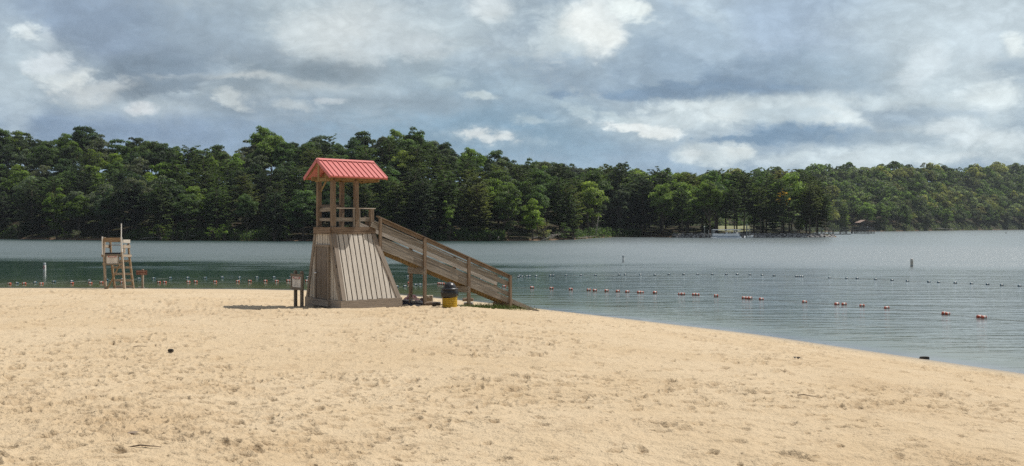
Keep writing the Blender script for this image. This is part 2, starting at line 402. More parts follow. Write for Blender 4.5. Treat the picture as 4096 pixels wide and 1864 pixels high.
    # unseen sky behind the view, darkened to cut fill and make light directional
    bk = t.math('SUBTRACT', 1.0, t.sstep(y, -.25, .35)); col = t.mix(bk, col, t.mix(t.sstep(base_n, .4, .6), rgb((.17, .21, .27)), rgb((.30, .34, .39))))
    dn = t.math('SUBTRACT', 1.0, t.sstep(z, -.06, -.005))
    col = t.mix(t.math('SUBTRACT', 1.0, dn), rgb((.10, .14, .13)), col)
    bg2 = t.new('ShaderNodeBackground', ins={'Color': col, 'Strength': 1.0})
    cover = t.math('MULTIPLY_ADD', t.sstep(base_n, .3, .5), .08, .91)
    mx = t.new('ShaderNodeMixShader', ins={0: cover, 1: bg1.outputs[0], 2: bg2.outputs[0]})
    t.l.new(mx.outputs[0], out.inputs[0])
    try:
        w.cycles.sampling_method = 'MANUAL'; w.cycles.sample_map_resolution = 512
    except Exception: pass
build_world()

# ================================================================== SAND
def sand_material():
    m, t, b, _ = new_mat('beach_sand')
    p = t.new('ShaderNodeNewGeometry').outputs['Position']
    n1 = t.noise(p, .35, 5, .6); n2 = t.noise(p, 2.2, 5, .65); n3 = t.noise(p, 38, 3, .6)
    c = t.mix(t.sstep(n1, .35, .7), rgb((.52, .41, .275)), rgb((.485, .37, .235)))
    c = t.mix(t.math('MULTIPLY', t.sstep(n2, .52, .72), .45), c, rgb((.33, .235, .14)))
    c = t.mix(t.math('MULTIPLY', t.sstep(n3, .62, .75), .4), c, rgb((.27, .20, .135)))
    c = t.mix(t.math('MULTIPLY', t.attr('rough', 'Fac'), .3), c, rgb((.35, .24, .135)))
    c = t.mix(t.math('MULTIPLY', t.attr('damp_and_dent_shade', 'Fac'), .62), c, rgb((.27, .19, .112)))  # shade of the footprint dents, put into the sand colour
    clod = t.sstep(t.noise(t.mapping(p, (3.2, 3.2, 3.2), (5, 1, 0)), 1.0, 6, .72, .6), .60, .70)
    c = t.mix(t.math('MULTIPLY', clod, .65), c, rgb((.26, .18, .105)))
    vo = t.new('ShaderNodeTexVoronoi'); t.put(vo.inputs['Vector'], p); vo.inputs['Scale'].default_value = 7
    gate = t.sstep(t.noise(p, 1.1, 3, .6), .48, .62)
    speck = t.math('MULTIPLY', t.math('MULTIPLY', t.math('SUBTRACT', 1.0, t.sstep(vo.outputs['Distance'], .09, .18)), gate), .75)
    c = t.mix(speck, c, rgb((.13, .09, .055)))
    # wet margin by the lake
    z = t.new('ShaderNodeSeparateXYZ', ins={0: p}).outputs[2]
    zz = t.math('ADD', z, t.math('MULTIPLY', t.math('SUBTRACT', n2, .5), .03))
    wet = t.math('SUBTRACT', 1.0, t.sstep(zz, .02, .07))
    damp_and_dent_shade = t.math('SUBTRACT', 1.0, t.sstep(zz, .05, .16))
    c = t.mix(t.math('MULTIPLY', damp_and_dent_shade, .55), c, rgb((.40, .335, .24)))
    c = t.mix(t.math('MULTIPLY', wet, .8), c, rgb((.30, .25, .19)))
    c = t.mix(t.math('SUBTRACT', 1.0, t.sstep(z, -.45, -.02)), c, rgb((.07, .09, .04)))
    t.put(b.inputs['Base Color'], c)
    t.put(b.inputs['Roughness'], t.math('SUBTRACT', .95, t.math('MULTIPLY', wet, .5)))
    b.inputs['Specular IOR Level'].default_value = .2
    h = t.math('ADD', t.math('MULTIPLY', t.noise(p, 9, 5, .65), 1.0), t.math('MULTIPLY', n3, .35))
    t.put(b.inputs['Normal'], t.bump(h, .9, .06))
    return m
def build_sand():
    inv = np.linspace(1 / 5.2, 1 / 64., 640); Ys = 1 / inv
    Ys = np.concatenate([np.array([-80, -50, -30, -18, -10, -5, -1, 2, 4.]), Ys, np.array([72, 90, 130, 200, 300, 420.])])
    s = np.linspace(-1, 1, 1301); s = np.sign(s) * (np.abs(s) * .8 + .2 * np.abs(s) ** 3 * 1.0)
    core = np.concatenate([s])
    Wd = np.maximum(Ys, 5.2) * .86 + .2
    X = core[None, :] * Wd[:, None]; Y = np.repeat(Ys[:, None], len(core), 1)
    # skirt columns reaching far out
    ext = np.array([2.5, 9, 30, 110.])
    XL = -(Wd[:, None] + ext[::-1][None, :]); XR = Wd[:, None] + ext[None, :]
    X = np.concatenate([XL, X, XR], 1); Y = np.repeat(Ys[:, None], X.shape[1], 1)
    d = shore_d(X, Y); Z = ground_np(X, Y)
    land = ss(d, -.1, 1.6)
    rough = np.zeros_like(X)
    def patch(px, py, rx, ry, a):
        c = foot(px, py); rough[:] = np.maximum(rough, a * np.exp(-(((X - c.x) / rx) ** 2 + ((Y - c.y) / ry) ** 2)))
    for q in ((470, 1690, .75, .8, 1), (640, 1680, .6, .7, 1), (840, 1670, .4, .5, .8), (560, 1730, .9, .5, .9), (60, 1600, .7, .9, .7), (800, 1545, .8, .5, .7), (1000, 1560, .7, .5, .6), (1150, 1790, 1.1, .5, .6),
              (700, 1250, 3.0, 1.2, .7), (3540, 1540, .9, .8, .8), (3850, 1830, .5, .5, .9), (1900, 1390, 1.2, .8, .5), (2500, 1700, 1, .7, .4), (3560, 1640, 1.2, .7, .4)): patch(*q)
    und = fbm(X * .45, Y * .45, 3) * .085 + fbm(X * 1.3 + 9, Y * 1.3, 3) * .045
    mid = fbm(X * 5.0, Y * 5.0 + 3, 4, .6) * .022
    crest = np.abs(fbm(X * 3.1 + 40, Y * 3.1, 4, .6))
    lump = (.08 * np.abs(fbm(X * 9, Y * 9, 4, .65)) + .05 * fbm(X * 2.5, Y * 2.5, 3)) * rough
    micro = fbm(X * 22, Y * 22, 3, .6) * .006
    farf = 1 - .75 * ss(Y, 13, 27)
    Z = Z + land * (und * farf * ss(d, .5, 5) + mid * (.55 + .45 * ss(d, 2, 10)) * (.4 + .6 * farf) + lump - .02 * crest + micro)
    # footprints: shallow heel-and-toe dents with a pushed-up rim
    damp_and_dent_shade = np.zeros_like(X)  # mask for shade painted into the dents
    ncol = X.shape[1]; N = 17000
    fy = 5.2 + 42 * rng.random(N) ** .95; fx = (rng.random(N) * 2 - 1) * fy * .8
    fd = shore_d(fx, fy)
    for i in range(N):
        if fd[i] < .8: continue
        if vnoise(np.array([fx[i] * .35]), np.array([fy[i] * .35]))[0] < -.12 and rng.random() < .8: continue
        a = rng.random() * math.pi * 2 if rng.random() < .5 else rng.normal(.3, .4); L = rng.uniform(.04, .125) * (1 + fy[i] * .012); Wf = L * rng.uniform(.38, .6); dp = rng.uniform(.015, .05) * (1 + fy[i] * .02) * min(1, fy[i] / 15)
        r0 = np.searchsorted(Ys, fy[i] - .4); r1 = np.searchsorted(Ys, fy[i] + .4)
        row = X[(r0 + r1) // 2]; c0 = np.searchsorted(row, fx[i] - .4); c1 = np.searchsorted(row, fx[i] + .4)
        if r1 <= r0 or c1 <= c0: continue
        dx = X[r0:r1, c0:c1] - fx[i]; dy = Y[r0:r1, c0:c1] - fy[i]
        u = (dx * math.cos(a) + dy * math.sin(a)) / L; v = (-dx * math.sin(a) + dy * math.cos(a)) / Wf
        q = u * u + v * v
        damp_and_dent_shade[r0:r1, c0:c1] = np.maximum(damp_and_dent_shade[r0:r1, c0:c1], np.exp(-q * q) * min(1, dp / .045))
        Z[r0:r1, c0:c1] += -dp * np.exp(-q * q * 1.2) + dp * .55 * np.exp(-((np.sqrt(q) - 1.35) / .28) ** 2) * (.6 + .4 * np.sin(3 * u + i))
    nr = X.shape[0]
    V = np.stack([X, Y, Z], -1).reshape(-1, 3)
    idx = np.arange(nr * ncol).reshape(nr, ncol)
    Fc = np.stack([idx[:-1, :-1], idx[:-1, 1:], idx[1:, 1:], idx[1:, :-1]], -1).reshape(-1, 4)
    o = mesh_np('ground', V, Fc, sand_material(), smooth=True, attrs={'rough': rough.ravel(), 'damp_and_dent_shade': damp_and_dent_shade.ravel()})
    tag(o, 'pale tan beach sand pocked with footprints, sloping down to the lake', kind='structure')
build_sand()

# ================================================================== WATER
def water_material():
    m, t, b, _ = new_mat('lake_water')
    p = t.new('ShaderNodeNewGeometry').outputs['Position']
    sp = t.new('ShaderNodeSeparateXYZ', ins={0: p}); x, y, z = sp.outputs
    # wind-ruffled lanes lie across the lake; calm water nearer the beach
    wob = t.math('MULTIPLY', t.math('SUBTRACT', t.noise(t.mapping(p, (.02, .05, 0)), 1.0, 6, .7), .5), 95)
    yy = t.math('ADD', y, t.math('ADD', wob, t.math('MULTIPLY', x, .32)))
    lane = t.math('MULTIPLY', t.sstep(yy, 66, 118), t.math('SUBTRACT', 1.0, t.math('MULTIPLY', t.sstep(yy, 150, 225), .55)))
    ruff = t.math('MULTIPLY_ADD', lane, 1.0, .0)
    # ripples
    r1 = t.noise(t.mapping(p, (.15, 1.15, 1)), 1.0, 3, .5, .5)
    r2 = t.noise(t.mapping(p, (.9, 3.6, 1), (7, 3, 0)), 1.0, 3, .55, .3)
    r3 = t.noise(t.mapping(p, (.12, .42, 1), (2, 9, 0)), 1.0, 3, .5, .8)
    chop = t.noise(t.mapping(p, (2.2, 3.2, 1)), 1.0, 5, .65)
    east = t.sstep(t.math('ADD', x, t.math('MULTIPLY', wob, .16)), -6, 26)
    h = t.math('ADD', t.math('MULTIPLY', r1, .36), t.math('MULTIPLY', r2, .14))
    h = t.math('ADD', h, t.math('MULTIPLY', r3, .42))
    h = t.math('MULTIPLY', h, t.math('MULTIPLY_ADD', east, 2.3, .6))
    hc = t.math('MULTIPLY', t.math('MULTIPLY', chop, ruff), 2.2)
    near = t.math('SUBTRACT', 1.0, t.math('MULTIPLY', t.sstep(t.attr('shallow', 'Fac'), .55, 1.0), .7))
    h = t.math('MULTIPLY', t.math('ADD', h, hc), near)
    t.put(b.inputs['Normal'], t.bump(h, 1.0, .085))
    t.put(b.inputs['Roughness'], t.math('MULTIPLY_ADD', ruff, .26, .10))
    b.inputs['IOR'].default_value = 1.55
    sh = t.attr('shallow', 'Fac')
    deep_with_sheen = t.mix(t.sstep(t.math('ADD', x, t.math('MULTIPLY', wob, .3)), -8, 26), rgb((.013, .042, .030)), rgb((.155, .185, .195)))  # paler eastward: reflected sky brightness put into the water colour
    deep_with_sheen = t.mix(t.math('MULTIPLY', lane, .8), deep_with_sheen, t.mix(t.math('MULTIPLY', east, .9), rgb((.062, .092, .10)), rgb((.14, .172, .188))))  # ruffled lanes lightened in colour to stand in for reflected sky
    c = t.mix(t.sstep(sh, .0, .75), deep_with_sheen, t.mix(east, rgb((.075, .09, .035)), rgb((.15, .17, .155))))
    c = t.mix(t.sstep(sh, .8, 1.0), c, rgb((.13, .135, .14)))
    t.put(b.inputs['Base Color'], c)
    return m
def build_water():
    inv = np.linspace(1 / 8., 1 / 400., 300); Ys = np.concatenate([np.array([-900, -200, -60, -20, 0]), 1 / inv, np.array([500, 700, 1000, 1500, 2500, 4000.])])
    s = np.linspace(-1, 1, 241); Wd = np.maximum(Ys, 8) * .9
    X = s[None, :] * Wd[:, None]; ext = np.array([60, 400, 2500.])
    X = np.concatenate([-(Wd[:, None] + ext[::-1]), X, Wd[:, None] + ext], 1); Y = np.repeat(Ys[:, None], X.shape[1], 1)
    d = -shore_d(X, Y)
    sh = np.exp(-np.maximum(d, 0) / 5.5)
    V = np.stack([X, Y, np.zeros_like(X)], -1).reshape(-1, 3)
    nr, nc = X.shape; idx = np.arange(nr * nc).reshape(nr, nc)
    Fc = np.stack([idx[:-1, :-1], idx[:-1, 1:], idx[1:, 1:], idx[1:, :-1]], -1).reshape(-1, 4)
    o = mesh_np('water', V, Fc, water_material(), smooth=True, attrs={'shallow': sh.ravel()})
    tag(o, 'green-grey lake water with wind ripples in front of the wooded shore', kind='structure')
build_water()

# ================================================================== MATERIALS FOR BUILT THINGS
W_POST = wood_mat('wood_post', (.15, .11, .078), (.28, .21, .15))
W_GREY = wood_mat('wood_grey', (.18, .155, .125), (.36, .32, .27), stain=.4)
W_PALE = wood_mat('wood_pale', (.42, .37, .31), (.56, .50, .43), stain=.15)
W_RIM = wood_mat('wood_rim', (.11, .075, .05), (.27, .20, .145), stain=.75)
W_YEL = wood_mat('wood_underside', (.22, .15, .07), (.33, .24, .12), stain=.4)
W_SIGN = wood_mat('wood_sign', (.17, .14, .11), (.28, .24, .19))
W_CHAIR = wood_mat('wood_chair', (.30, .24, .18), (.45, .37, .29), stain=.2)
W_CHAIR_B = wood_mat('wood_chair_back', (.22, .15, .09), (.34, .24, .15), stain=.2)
M_SIDE = wood_mat('siding_paint', (.475, .43, .37), (.605, .555, .485), dark=(.2, .15, .11), rough=.75, knots=.35, stain=.12)
M_SIDE2 = wood_mat('trim_paint', (.21, .175, .14), (.31, .26, .215), dark=(.12, .09, .07), stain=.25, knots=.3)
M_DARK = paint_mat('dark_gap', (.10, .085, .07), amount=.1)
M_DOOR = paint_mat('door_paint', (.15, .115, .088), (.20, .155, .12), .35, .5)
M_SKIRT = wood_mat('skirt_paint', (.27, .23, .19), (.36, .31, .26), dark=(.16, .12, .09), stain=.2)
M_ROOF = paint_mat('roof_metal', (.52, .135, .118), (.43, .15, .125), .45, .42, spec=.5, scale=2)
M_CHROME = paint_mat('bright_metal', (.75, .75, .75), amount=.1, rough=.25, metal=.9)
M_WHITE = paint_mat('white_panel', (.72, .69, .65), (.55, .50, .45), .25, .5)
M_WPAINT = paint_mat('white_paint', (.74, .73, .70), (.45, .42, .38), .3, .5)
M_RED = paint_mat('red_print', (.42, .05, .035), amount=0)
M_INK = paint_mat('dark_print', (.12, .07, .06), amount=0)
M_BROWN = paint_mat('brown_sign', (.13, .042, .028), (.17, .07, .05), .3, .5)
M_CREAM = paint_mat('cream_print', (.62, .42, .33), amount=0)

# ================================================================== LOOKOUT TOWER
TZ = 1.0; TH = R(40)
tower = thing('lookout_tower', 'wooden lifeguard lookout tower with red metal roof and long access ramp', 'lookout tower', (-6.417, 31.15, TZ), TH)
def Lz(z): return z - TZ
Vv = Vector
# walls: battered box. u to the right, v away
ZB, ZT = Lz(1.26), Lz(3.6)
C_bot = [(0, -.72), (2.39, -.72), (2.39, 1.88), (0, 1.88)]
C_top = [(0, 0), (1.75, 0), (1.75, 1.27), (0, 1.27)]
def face_frame(i):
    j = (i + 1) % 4
    b0 = Vv((*C_bot[i], ZB)); b1 = Vv((*C_bot[j], ZB)); t0 = Vv((*C_top[i], ZT)); t1 = Vv((*C_top[j], ZT))
    return b0, b1, t0, t1
def clip(poly, a, b, c):
    """keep a*x+b*y<=c"""
    out = []
    for k in range(len(poly)):
        p, q = poly[k], poly[(k + 1) % len(poly)]; fp = a * p[0] + b * p[1] - c; fq = a * q[0] + b * q[1] - c
        if fp <= 0: out.append(p)
        if (fp < 0 < fq) or (fq < 0 < fp):
            s = fp / (fp - fq); out.append((p[0] + (q[0] - p[0]) * s, p[1] + (q[1] - p[1]) * s))
    return out
def siding(i, name, pitch=.2, gap=.042, hole=None, trims=(.13, .13)):
    b0, b1, t0, t1 = face_frame(i)
    ex = (b1 - b0).normalized()
    m0 = t0 - b0; up = (m0 - ex * m0.dot(ex)).normalized(); nrm = ex.cross(up).normalized()
    O = b0; W_ = (b1 - b0).length; hh = m0.dot(up); xl = (t0 - b0).dot(ex); xr = (t1 - b0).dot(ex)
    quad = [(0, 0), (W_, 0), (xr, hh), (xl, hh)]
    def P(x, y, o=0): return O + ex * x + up * y + nrm * o
    mb = MB(); th = .022
    mb2 = MB(); mb2.slab([P(x, y, -.001) for x, y in quad], nrm, .03)
    inner = []
    x = 0.0 + .05
    while x < W_:
        poly = [(x, 0), (x + pitch - gap, 0), (x + pitch - gap, hh - .004), (x, hh - .004)]
        # left and right slanting edges
        poly = clip(poly, -hh, xl, 0.0 - .0); poly = clip(poly, hh, (W_ - xr), hh * W_) if poly else poly
        polys = [poly]
        if hole and poly:
            hx0, hx1, hy = hole
            if x + pitch - gap > hx0 and x < hx1:
                up_ = clip(poly, 0, -1, -hy) if poly else []
                polys = [up_]
                l = clip(poly, 1, 0, hx0); r_ = clip(poly, -1, 0, -hx1)
                l = clip(l, 0, 1, hy) if len(l) > 2 else []; r_ = clip(r_, 0, 1, hy) if len(r_) > 2 else []
                polys += [l, r_]
        off = th + rnd.uniform(-.004, .004)
        for pl in polys:
            if len(pl) > 2:
                ys = rnd.uniform(-.02, .012)
                pl = [(a, b + (ys if b < .01 else 0)) for a, b in pl]
                mb.slab([P(a, b, off) for a, b in pl], nrm, off + .0005, gdir=up)
        x += pitch
    return mb, mb2, (O, ex, up, nrm, W_, hh, xl, xr)
for i, nm in ((0, 'lake_side'), (1, 'ramp_side'), (2, 'rear_side'), (3, 'door_side')):
    hole = (2.6 - 1.77 - 0.0, 2.6 - .81, 1.95 - .0) if i == 3 else None
    mb, mb2, fr = siding(i, nm, hole=hole)
    O, ex, up, nrm, W_, hh, xl, xr = fr
    back = mb2.build('wall', M_DARK if i != 3 else M_SIDE2, tower)
    mb.build('siding', M_SIDE, back)
    tr = MB()
    tw = .15
    dl = (O + ex * xl + up * hh) - O; dr = (O + ex * xr + up * hh) - (O + ex * W_)
    nl = nrm.cross(dl.normalized()); nr_ = nrm.cross(dr.normalized())
    for (p, q, sgn) in ((O, O + dl, 1), (O + ex * W_, O + ex * W_ + dr, -1)):
        a = (q - p).normalized(); inn = ex * sgn; inn = (inn - a * inn.dot(a)).normalized()
        tr.beam(p + inn * tw / 2 + nrm * .035 - a * .0, q + inn * tw / 2 + nrm * .035, .036, tw, up=inn)
    tr.build('corner_trim', M_SIDE2, back)
# skirt boards
for i in range(4):
    j = (i + 1) % 4
    a = Vv((*C_bot[i], 0)); b = Vv((*C_bot[j], 0)); ex = (b - a).normalized(); n = Vv((ex.y, -ex.x, 0))
    e = .045
    mb = MB(); mb.beam(a + n * e - ex * (e + .02) + Vv((0, 0, -.02)), b + n * e + ex * (.02 - .001) + Vv((0, 0, -.02)), .05, .56, jit=.003)
    mb.build('skirt_board', M_SKIRT, tower)
# door, at u = 0, v from .09 to 1.05
dr = MB(); z0, z1 = Lz(1.25), Lz(3.15)
u0 = -.062; dm = (.09 + 1.05) / 2
dr.beam((u0, dm, z0), (u0, dm, z1), .045, .88, up=(0, 1, 0), jit=0)
door = dr.build('door', M_DOOR, tower)
pn = MB()
for (va, vb) in ((.21, .53), (.61, .93)):
    for (za, zb) in ((.12, .72), (.84, 1.38), (1.5, 1.78)):
        for w_, o in ((0, .004), (.045, .009)):
            pn.beam((u0 - .0225 - o / 2, (va + vb) / 2, z0 + za + w_), (u0 - .0225 - o / 2, (va + vb) / 2, z0 + zb - w_), o, vb - va - 2 * w_, up=(0, 1, 0), jit=0)
pn.build('door_panel', M_DOOR, door)
fr_ = MB()
fr_.beam((u0 - .005, .105, z0 - .02), (u0 - .005, .105, z1 + .06), .075, .07, up=(0, 1, 0)); fr_.beam((u0 - .005, 1.045, z0 - .02), (u0 - .005, 1.045, z1 + .06), .075, .07, up=(0, 1, 0))
fr_.beam((u0 - .008, .05, z1 + .025), (u0 - .008, 1.10, z1 + .025), .075, .07)
fr_.build('door_frame', M_SIDE2, door)
th_ = MB(); th_.beam((u0 - .05, .0, z0 - .035), (u0 - .05, 1.13, z0 - .035), .12, .05); th_.beam((u0 - .06, -.02, z0 - .15), (u0 - .06, 1.15, z0 - .15), .10, .17)
th_.build('threshold', M_SKIRT, door)
kn = MB()
for v_, r_ in ((.985, .032), (.915, .028)):
    kn.lathe([(0.004, 0), (.012, -.005), (.012, -.03), (r_, -.045), (r_, -.06), (.01, -.075)], (u0 - .025, v_, z0 + .93), 14, 'x')
kn.build('handle', M_CHROME, door, smooth=True)
# deck: rim boards and floor
rim = MB(); zr = Lz(3.72)
E = .03
rim.beam((-E, -E, zr), (1.75 + E, -E, zr), .045, .24, jit=.006); rim.beam((-E, 1.29 + E, zr), (1.78 + E, 1.29 + E, zr), .045, .24)
rim.beam((-E - .02, -.001, zr), (-E - .02, 1.27, zr), .045, .24, jit=.005); rim.beam((1.78, .0, zr), (1.78, 1.27, zr), .045, .24)
rim.build('deck_rim', W_RIM, tower)
fl = MB()
for k in range(9): fl.beam((0, .07 + .14 * k, Lz(3.8)), (1.74, .07 + .14 * k, Lz(3.8)), .132, .036)
fl.build('deck_floor', W_GREY, tower)
# posts
PT = Lz(5.52)
for (u, v) in ((.08, .06), (.08, 1.12), (1.02, .06), (1.02, 1.12)):
    mb = MB(); mb.beam((u, v, Lz(3.82)), (u, v, PT), .145, .145, up=(0, 1, 0), jit=.004); mb.build('post', W_POST, tower)
for (u, v, z1_) in ((1.66, .06, 4.50), (1.66, 1.12, 4.50)):
    mb = MB(); mb.beam((u, v, Lz(3.82)), (u, v, Lz(z1_)), .145, .145, up=(0, 1, 0), jit=.004); mb.build('post', W_POST, tower)
def rail(name, p, q, w, d, m=W_GREY, par=tower, up=(0, 0, 1)):
    mb = MB(); mb.beam(p, q, w, d, up=up, jit=.003); return mb.build(name, m, par)
rail('guard_rail', (.18, .06, Lz(4.525)), (1.80, .06, Lz(4.525)), .15, .036, W_PALE)
rail('guard_rail', (.154, .05, Lz(4.12)), (.946, .05, Lz(4.12)), .04, .14)
rail('guard_rail', (1.094, .05, Lz(4.12)), (1.586, .05, Lz(4.12)), .04, .14)
rail('guard_rail', (.08, .134, Lz(4.47)), (.08, 1.046, Lz(4.47)), .04, .14)
rail('guard_rail', (.08, .134, Lz(4.11)), (.08, 1.046, Lz(4.11)), .04, .10)
rail('guard_rail', (.154, 1.12, Lz(4.60)), (.946, 1.12, Lz(4.60)), .04, .14)
rail('guard_rail', (.154, 1.12, Lz(4.12)), (.946, 1.12, Lz(4.12)), .04, .14)
rail('guard_rail', (1.094, 1.12, Lz(4.12)), (1.586, 1.12, Lz(4.12)), .04, .14)
for (u, v) in ((.18, .085), (.90, .02), (1.13, .02)): rail('stile', (u, v, Lz(3.84)), (u, v, Lz(4.505)), .04, .085, W_GREY, up=(0, 1, 0))
# roof structure
fm = MB()
for v in (.06, 1.12): fm.beam((-.22, v, Lz(5.60)), (1.93, v, Lz(5.60)), .04, .15)
for u in (.0, 1.02, 1.9): fm.beam((u + .002, -.06, Lz(5.56)), (u + .002, 1.24, Lz(5.56)), .04, .12)
roof_z = Lz(6.27)
for u in (-.26, .35, .95, 1.5, 1.93):
    for s in (-1, 1): fm.beam((u, .53, roof_z - .10), (u, .53 + s * .96, Lz(5.61)), .038, .09)
fm.beam((-.27, .53, roof_z - .09), (1.96, .53, roof_z - .09), .036, .14)
fm.beam((-.24, .53, Lz(5.5)), (-.24, .53, roof_z - .12), .04, .09, up=(0, 1, 0))
fm.beam((.1, 1.0, Lz(5.15)), (.1, .62, Lz(5.5)), .03, .06)
fm.build('roof_truss', W_YEL, tower)
rf = MB(); rb = MB(); fs_ = MB()
for s in (-1, 1):
    ridge = Vv((0, .53, roof_z)); ev = Vv((0, .53 + s * 1.02, Lz(5.625))); dv = ev - ridge; n = Vv((0, s * .64, 1.0)).normalized()
    a = Vv((-.30, 0, 0)); b = Vv((2.0, 0, 0))
    poly = [ridge + a, ridge + b, ev + b, ev + a]
    if s == 1: poly = poly[::-1]
    nn = (poly[1] - poly[0]).cross(poly[2] - poly[1]).normalized()
    if nn.dot(n) < 0: poly = poly[::-1]
    rf.slab([p + n * .03 for p in poly], n, .028)
    k = 0; u = -.19
    while u < 1.99:
        rb.beam(Vv((u, 0, 0)) + ridge + n * .042 + dv * .03, Vv((u, 0, 0)) + ev + n * .042, .026, .034, up=n, jit=0); u += .205
    for uu in (-.312, 2.012):
        fs_.beam(Vv((uu, 0, 0)) + ridge - n * .02, Vv((uu, 0, 0)) + ev - n * .02, .022, .125, up=n, jit=0)
    fs_.beam(Vv((-.3, 0, 0)) + ridge + n * .062 + dv * .06, Vv((2.0, 0, 0)) + ridge + n * .062 + dv * .06, .13, .012, up=n, jit=0)
    fs_.beam(Vv((-.29, s * .012, 0)) + ev - n * .012, Vv((1.99, s * .012, 0)) + ev - n * .012, .02, .055, up=n, jit=0)
roof = rf.build('roof', M_ROOF, tower)
rb.build('seam_rib', M_ROOF, roof); fs_.build('roof_trim', M_ROOF, roof)
# ramp
U0 = 1.9; VN = -.10; VF = .74
def cap(t): return Lz(4.20) - .379 * t
def RP(t, v, dz): return Vv((U0 + t, v, cap(t) + dz))
rp = MB()
TE = 8.55
for k in range(int((TE + .1) / .145)):
    t = -.1 + .145 * k
    rp.beam(RP(t, VN + .03, -1.0), RP(t, VF - .03, -1.0), .132, .036, up=(.35, 0, .93))
ramp = rp.build('ramp', W_GREY, tower)
for v, m in ((VN, W_GREY), (VF, W_YEL)):
    mb = MB(); mb.beam(RP(-.1, v, -1.06), RP(6.4, v, -1.06), .045, .23); mb.beam(RP(6.41, v, -1.03), RP(TE + .12, v, -1.03), .045, .17); mb.build('stringer', m, ramp)
mb = MB(); mb.beam(RP(-.1, .32, -1.13), RP(TE - .4, .32, -1.13), .04, .2); mb.build('stringer', W_YEL, ramp)
gz = lambda u, v: ground(*((tower_M @ Vv((u, v, 0))).xy)) - TZ
tower_M = Matrix.Translation((-6.417, 31.15, TZ)) @ Matrix.Rotation(TH, 4, 'Z')
for k, t in enumerate((0, 1.975, 4.09, 6.24)):
    for v, s in ((VN, -1), (VF, 1)):
        vv = v + s * .065
        zf = (cap(t) - 1.2) if k == 0 else gz(U0 + t, vv) - .15
        mb = MB(); wd = .09 if k else .075
        mb.beam((U0 + t, vv, zf), (U0 + t, vv, cap(t) - .03), wd + .03, wd, up=(0, 1, 0)); mb.build('post', W_POST, ramp)
for v, s in ((VN, 1), (VF, -1)):
    for (dz, hgt, m) in ((-.38, .19 if s > 0 else .14, W_GREY), (-.79, .17, W_GREY)):
        t0_ = -.35 if dz > -.4 else 0
        mb = MB(); mb.beam(RP(t0_, v, dz), RP(6.26, v, dz), .038, hgt, jit=.005); mb.build('rail_board', m if s > 0 else (W_PALE if dz > -.5 else W_GREY), ramp)
    mb = MB()
    if s > 0:
        mb.beam(RP(-.12, v - .03, 0), RP(6.32, v - .03, 0), .14, .036); mb.beam(RP(.05, v - .005, -.09), RP(6.2, v - .005, -.09), .036, .11); mb.build('hand_rail', W_POST, ramp)
    else:
        mb.beam(RP(-.12, v + .03, -.02), RP(6.3, v + .03, -.02), .12, .036); mb.build('hand_rail', W_GREY, ramp)
for t in (1.975, 4.09, 6.24):
    mb = MB(); zz = cap(t) - 1.16 - .13
    mb.beam((U0 + t - .06, VN - .16, zz - .01), (U0 + t - .06, VF + .16, zz - .01), .045, .25); mb.build('crossbeam', W_GREY if t < 6 else W_POST, ramp)

# ================================================================== THINGS BY THE TOWER
def stone(px, py, r, col, label, cat='rock', dz=0, fl=.7, seed=1, name='rock', rz=0):
    c = foot(px, py); mb = MB(); mb.rock((0, 0, 0), r, seed, n=3)
    o = mb.build(name, paint_mat('stone_%s' % col[0], col[1], tuple(x * .6 for x in col[1]), .5, .9), None)
    o.location = (c.x, c.y, c.z + dz); o.rotation_euler = (0, 0, rz)
    tag(o, label, cat); return o
TAN = ('tan', (.30, .25, .19)); BRN = ('brown', (.20, .15, .11)); DK = ('dark', (.05, .045, .04)); GRY = ('grey', (.22, .21, .19))
stone(1712, 1214, (.27, .2, .24), TAN, 'blocky tan stone standing upright behind the first ramp post', seed=2, dz=.16)
stone(1722, 1221, (.3, .18, .13), BRN, 'flat brown stone lying at the foot of the tan block', seed=5, dz=.04)
stone(1746, 1223, (.21, .14, .15), DK, 'small dark pointed rock between the ramp post and the yellow bin', seed=9, dz=.03)
stone(1872, 1213, (.33, .2, .10), BRN, 'flat brown stone resting on another behind the second ramp post', seed=12, dz=.17)
stone(1874, 1219, (.26, .2, .12), GRY, 'grey supporting stone under the flat brown one by the ramp post', seed=14, dz=.02)
stone(683, 1406, (.07, .05, .045), DK, 'lone small dark stone in the open sand', seed=3, dz=.02)
stone(3187, 1434, (.10, .06, .035), DK, 'small black scrap lying on sand near the water', seed=6, dz=.01, name='driftwood_chip', cat='driftwood')
stone(3697, 1436, (.17, .07, .06), DK, 'dark driftwood chunk stranded at the edge of the lake', seed=8, dz=.03, name='driftwood_chunk', cat='driftwood')
stone(537, 1744, (.09, .06, .03), BRN, 'curled brown leaf of bark on the churned sand mounds', seed=18, dz=.02, name='bark_piece', cat='bark')

# litter bin
bc = foot(1799, 1228)
bin_ = thing('trash_can', 'yellow mesh trash can with black liner and black domed lid under the ramp', 'trash can', (bc.x, bc.y, bc.z - .02))
M_YEL = paint_mat('yellow_mesh', (.62, .40, .03), (.35, .22, .02), .25, .45)
M_BLK = paint_mat('black_plastic', (.022, .022, .024), (.05, .05, .05), .3, .32, spec=.5)
M_BAG = paint_mat('black_bag', (.02, .02, .021), (.05, .045, .04), .3, .28, spec=.5)
mb = MB(); r0 = .275
for k in range(44):
    for s in (-1, 1):
        for q in range(6):
            z0 = .04 + q * .068
            a0 = 2 * math.pi * (k + s * (q % 2) * .5) / 44; a1 = 2 * math.pi * (k + s * ((q + 1) % 2) * .5) / 44
            mb.beam((r0 * math.cos(a0), r0 * math.sin(a0), z0), (r0 * math.cos(a1), r0 * math.sin(a1), z0 + .068), .006, .016, jit=0)
